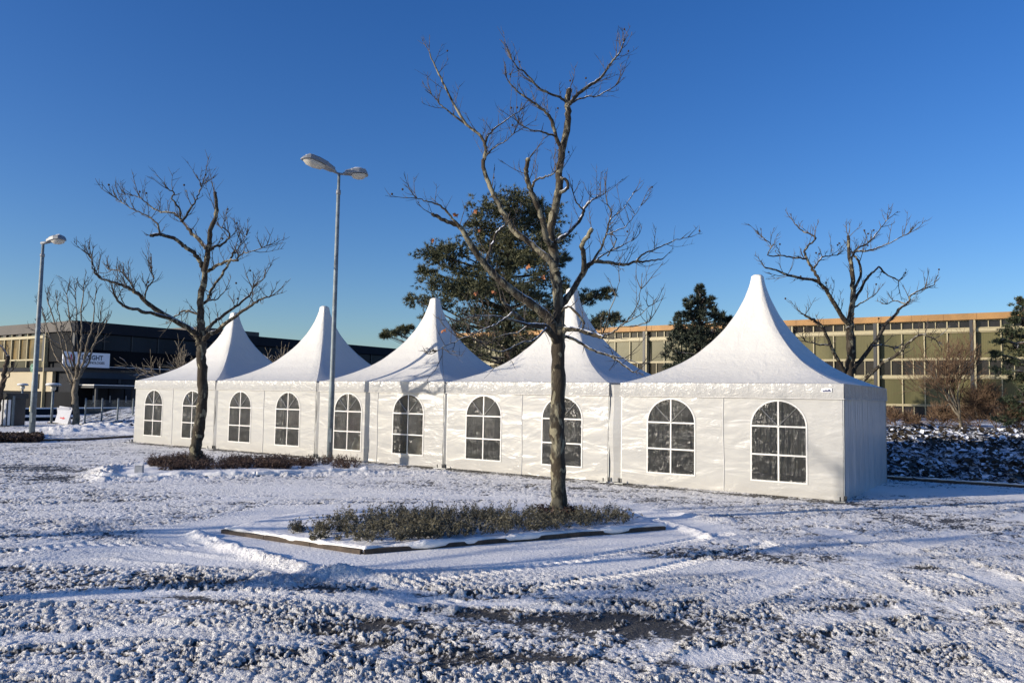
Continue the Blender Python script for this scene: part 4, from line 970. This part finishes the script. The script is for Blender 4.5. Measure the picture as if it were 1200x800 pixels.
# the lit front (local x is depth out of the face, so y runs along it)
def FB(y0, y1, x0, x1, z0, z1): return MB().box(x0, x1, y0, y1, z0, z1)
yc = onfront(54, 410)[0]
f = lambda py: onfront(30, py)[1]
yy = yc; PW = 3.1
FB(0, yc, .12, .4, f(424), RT-.9).build('window', WBLACK, db)  # single black panel: the shade of the recessed bay is put into its colour
FB(yc-.12, yc, -.18, .2, 0, RT-.9).build('column', CREAM, db); FB(yc+.05, yc+.45, -.14, .2, f(424), RT-.9).build('column', BLACK, db)
yy = yc+.5
while yy < WID-PW:
    wo = FB(yy+.04, yy+PW-.04, .14, .3, f(394), f(387.5)).build('window', WDARK, db)
    FB(yy+PW*.5-.3, yy+PW*.5+.3, .0, .13, f(394), f(387.5)).build('window_frame', BROWNP, wo)
    wo = FB(yy+.04, yy+PW-.04, .14, .3, f(420.5), f(397.5)).build('window', BLINDG, db)
    FB(yy+PW*.5-.06, yy+PW*.5+.06, .0, .13, f(420.5), f(397.5)).build('window_frame', CREAM, wo)
    wo = FB(yy+.04, yy+PW-.04, .14, .3, f(430.5), f(422.8)).build('window', WDARK, db)
    FB(yy-.06, yy+.06, .0, .13, f(430.5), f(422.8)).build('window_frame', CREAM, wo)
    FB(yy-.06, yy+.04, -.03, .13, f(430), f(387.5)).build('mullion', CREAM, db)
    yy += PW
FB(yc+.46, WID, -.05, .3, f(397.3), f(394.2)).build('beam', CREAM, db); FB(yc+.46, WID, -.03, .3, f(422.6), f(420.8)).build('beam', CREAM, db)
FB(0, WID, -.15, .35, f(435), f(430.8)).build('ledge', CONC, db)
FB(yc-1.3, WID, .05, .35, f(458), f(435.2)).build('wall_cladding', CREAMW, db)
wi = FB(yc+1.0, yc+2.2, -.02, .04, f(455), f(438)).build('window', WDARK, db)
FB(0, WID, .08, .35, 0, f(458.2)).build('wall', WBLACK, db)

# ================================================================ STREET FURNITURE
def lamp_head(name, root, at, d, L=.95, s=1., up=.06):
    d = d.normalized(); sd = d.cross(V((0, 0, 1))).normalized(); u = sd.cross(d).normalized()
    if u.z < 0: u = -u
    # housing: rings along d
    prof_ = [(0, .04, .035, 0), (.06, .055, .05, 0), (.10, .10, .085, 0), (.34, .135, .11, .01), (.36, .15, .12, .01), (.66, .175, .13, .015), (.95, .165, .12, .01), (1.04, .12, .07, .0), (1.10, .07, .03, -.015)]
    h = MB(); b0 = 0; ringn = 10
    for (t_, wd, ht, of) in prof_:
        c = at+d*t_*L
        for k in range(ringn):
            a = math.pi*k/(ringn-1)          # upper half dome
            h.v.append(c+sd*math.cos(a)*wd*s+u*((max(0, math.sin(a))**.45)*ht*s+of*s))
    for i in range(len(prof_)-1):
        for k in range(ringn-1): a = i*ringn+k; h.f.append((a, a+1, a+ringn+1, a+ringn))
        h.f.append((i*ringn+ringn-1, i*ringn, (i+1)*ringn, (i+1)*ringn+ringn-1))
    h.f.append(tuple(range(ringn))); h.f.append(tuple((len(prof_)-1)*ringn+k for k in reversed(range(ringn))))
    ho = h.build('lamp_head', LAMPG, root, False)
    le = MB()
    for (t_, wd, dp_) in [(.38, .07, .01), (.46, .13, .07), (.68, .15, .095), (.88, .145, .085), (1.0, .09, .04), (1.05, .03, .01)]:
        c = at+d*t_*L
        for k in range(ringn):
            a = math.pi*k/(ringn-1); le.v.append(c+sd*math.cos(a)*wd*s-u*(math.sin(a)*dp_*s-.004))
    for i in range(5):
        for k in range(ringn-1): a = i*ringn+k; le.f.append((a+1, a, a+ringn, a+ringn+1))
    le.build('lamp_glass', LENS, ho, True)
    st = MB(); c = at+d*.30*L; st.box(0, 0, 0, 0, 0, 0) if 0 else None
    st.tube([c-d*.02, c+d*.03], [.135*s, .14*s], 12); 
    sn = MB(); sn.tube([at+d*t_*L+u*(z_*s+.012) for t_, z_ in ((.3, .08), (.55, .10), (.8, .115), (1.0, .075))], [.03*s, .055*s, .05*s, .02*s], 7)
    sn.build('snow_cap', SNOW, ho, True)
def pole(root, top, r0, r1, lower=2.3):
    p = MB(); p.tube([V((0, 0, -.1)), V((0, 0, lower)), V((0, 0, lower+.03)), V((0, 0, top*.93)), V((0, 0, top*.93+.02)), V((0, 0, top))], [r0, r0*.98, r0*.88, r1, r1*.8, r1*.75], 16); p.build('pole', GALV, root, True)
    MB().tube([V((0, 0, top*.925)), V((0, 0, top*.94))], [r1*1.25, r1*1.25], 12).build('collar', LAMPG, root, True)
    MB().box(-.05, .05, -r0-.006, -r0+.02, .6, 1.0).build('access_door', GALV, root)
LP = gnd(386, 541, .03); zt1 = atY(393.5, 203, LP.y).z
d1 = empty('street_lamp', (LP.x, LP.y, 0), 0, 'tall street lamp with two heads standing before the tents', 'street lamp', 'street lamps')
pole(d1, zt1, .085, .055)
tp = V((0, 0, zt1-.02))
# left head reaches towards the viewer, right head away
e1 = atY(354, 185, LP.y-.8)-V(d1.location); e2 = atY(431, 206, LP.y+.3)-V(d1.location)
for nm, e in (('a', e1), ('b', e2)):
    dv = (e-tp); L_ = dv.length; a = tp+dv.normalized()*.06
    MB().tube([tp, tp+dv.normalized()*.32], [.035, .032], 10).build('arm', LAMPG, d1, True)
    lamp_head('lamp', d1, tp+dv.normalized()*.12, dv, (L_-.12)/1.1, 1.45)
SP = gnd(37, 511, .02); zt2_ = atY(48.5, 284, SP.y).z
d2 = empty('street_lamp', (SP.x, SP.y, 0), 0, 'street lamp with a single head near the left edge', 'street lamp', 'street lamps')
pole(d2, zt2_, .12, .075); tp = V((0, 0, zt2_-.03)); e = atY(75.5, 281, SP.y-.1)-V(d2.location); dv = e-tp
MB().tube([tp-dv.normalized()*.08, tp+dv.normalized()*.3], [.07, .05], 10).build('arm', LAMPG, d2, True)
lamp_head('lamp', d2, tp+dv.normalized()*.18, dv, (dv.length-.18)/1.1, 1.7)

# mushroom path lights
def mushroom(px, pytop, Y, label, dia):
    b = atY(px, 480, Y); z = atY(px, pytop, Y).z; r = empty('path_light', (b.x, b.y, 0), 0, label, 'path light', 'mushroom shaped path lights')
    MB().tube([V((0, 0, 0)), V((0, 0, z-.35))], [.07, .07], 12).build('pole', GALV, r, True)
    MB().lathe([(.08, z-.35), (.14, z-.28), (.15, z-.14), (.10, z-.08)], 16).build('lamp_glass', LENS, r, True)
    MB().lathe([(.12, z-.09), (dia, z-.07), (dia*1.02, z-.02), (dia*.7, z+.03), (.02, z+.05)], 24).build('lamp_shade', LAMPG, r, True)
    if dia > .35: MB().lathe([(dia*.98, z-.015), (dia, z+.03), (dia*.7, z+.09), (.02, z+.10)], 24).build('snow_cap', SNOW, r, True)
mushroom(61, 450.5, 46, 'larger snow capped mushroom path light beside the white display board', .40)
mushroom(25, 450.5, 58, 'smaller mushroom path light against the cream wall', .36)
# green sign
Yg_ = 42.; b = gnd(35.5, 501); gs = empty('bus_stop_sign', (b.x, b.y, 0), 0, 'round green sign on a slim post beside the single headed lamp', 'sign')
zc_ = atY(36, 431, b.y).z; R_ = 5.2/F*b.y
MB().tube([V((0, 0, 0)), V((0, 0, zc_))], [.04, .04], 10).build('post', GALV, gs, True)
Mv = Matrix.Rotation(math.radians(-32), 4, 'Z')
dm = MB(); ring = [(R_*math.cos(2*math.pi*k/28), zc_+R_*math.sin(2*math.pi*k/28)) for k in range(28)]; dm.prism(ring, -.075, -.05, Mv); pl_ = dm.build('sign_plate', GREEN, gs)
rg = MB(); n = 28
for yy_ in (-.0765, -.079):
    for rr in (R_*.88, R_*.80):
        for k in range(n): rg.v.append(Mv @ V((rr*math.cos(2*math.pi*k/n), yy_, zc_+rr*math.sin(2*math.pi*k/n))))
for k in range(n): j = (k+1) % n; rg.f += [(2*n+k, 2*n+j, 3*n+j, 3*n+k), (k, j, 2*n+j, 2*n+k)]
rg.build('ring', PGREEN, pl_)
text('lettering', 'H', R_*1.15, PGREEN, pl_, Mv @ Matrix.Translation((-R_*.38, -.0775, zc_-R_*.40)), .002, .01)
MB().box(-.08, .08, -.06, -.045, atY(36, 482, b.y).z, atY(36, 476, b.y).z, Mv).build('small_plate', YEL, gs)
# leaning display board
b = gnd(71, 498); bs = empty('display_board', (b.x, b.y, 0), math.radians(-6), 'white A frame board with a red arrow below the bare slender tree', 'sign')
k_ = b.y/F; M = Matrix.Rotation(math.radians(-12), 4, 'X') @ Matrix.Rotation(math.radians(7), 4, 'Y')
bd = MB().box(-.40, .40, -.02, .02, .10, 1.05, M).build('board', GREYB, bs)
MB().box(-.38, .38, .02, .05, .0, 1.0, Matrix.Translation((0, .35, 0)) @ Matrix.Rotation(math.radians(14), 4, 'X')).build('rear_board', GREYB, bs)
for sx in (-1, 1): MB().box(sx*.36-.02, sx*.36+.02, -.018, .018, 0, .10, M).build('leg', GALV, bs)
ar = MB().prism([(-.16, .37), (.02, .37), (.02, .32), (.17, .40), (.02, .48), (.02, .43), (-.16, .43)], -.026, -.0215, M); ar.build('arrow', RED, bd)
text('lettering', 'KEYSIGHT', .10, INK, bd, M @ Matrix.Translation((-.20, -.0225, .88)), .002)
e_ = MB()
for (xa, za), (xb, zb2) in zip(((-.32, .91), (-.29, .95), (-.27, .86), (-.24, .93)), ((-.29, .95), (-.27, .86), (-.24, .93), (-.22, .91))): e_.bar(M @ V((xa, -.024, za)), M @ V((xb, -.024, zb2)), .016, .004)
e_.build('emblem', RED, bd)
# ribbed cabinet at the left edge
b = gnd(15, 500); cb = empty('cabinet', (b.x, b.y, 0), 0, 'white ribbed cabinet with a dark lid at the left edge', 'cabinet')
m = MB().box(-1.6, -.12, 0, 1.2, .05, 1.45); m.build('body', DARKMET, cb)
m = MB()
for i in range(7): m.box(-1.6+i*.22, -1.6+i*.22+.13, -.05, -.003, .08, 1.42)
m.build('ribs', WHITE, cb); MB().box(-1.7, -.05, -.12, 1.3, 1.46, 1.75).build('lid', DARKMET, cb); MB().box(-.04, .04, -.1, .0, 0, 1.62).build('post', GALV, cb)
# wire fence left of the tents
fa, fb = gnd(99, 500), gnd(172, 497.5); fn = empty('wire_fence', (fa.x, fa.y, 0), 0, 'low wire mesh fence with steel posts left of the tent row', 'fence')
D_ = fb-fa; n = 4
for i in range(n+1): q = D_*(i/n); MB().tube([q, q+V((0, 0, 1.55))], [.045, .045], 8).build('post', GALV, fn, True)
wm = MB()
for k in range(12): wm.tube([V((0, 0, .1+k*.12)), D_+V((0, 0, .1+k*.12))], [.006]*2, 3)
for k in range(60): q = D_*(k/60); wm.tube([q+V((0, 0, .08)), q+V((0, 0, 1.45))], [.005]*2, 3)
wm.build('mesh', GALV, fn)
# low walls with snow behind the fence, and a clipped hedge
for (p, q, hh, lab) in ((gnd(-20, 487), gnd(150, 484), .45, 'low dark planter wall with snow on top behind the path lights'), (gnd(-20, 494), gnd(88, 493), .25, 'lowest snow topped planter edge beside the path lights')):
    r = empty('planter_wall', (p.x, p.y, 0), 0, lab, 'wall'); d_ = q-p; d_.z = 0
    MB().bar(V((0, 0, hh/2)), d_+V((0, 0, hh/2)), .5, hh).build('wall', CONC, r); MB().bar(V((0, 0, hh+.05)), d_+V((0, 0, hh+.05)), .55, .09).build('snow_cap', SNOW, r)
# concrete block on the end of the second bed
b = gnd(163, 555, .1); kb = empty('marker_block', (b.x, b.y, .08), .2, 'small grey block with snow at the end of the reddish shrub bed', 'block')
MB().box(-.08, .08, -.10, .10, 0, .22).build('body', simple('concrete', (.45, .45, .44), .8), kb); MB().box(-.09, .09, -.11, .11, .222, .27).build('snow_cap', SNOW, kb)
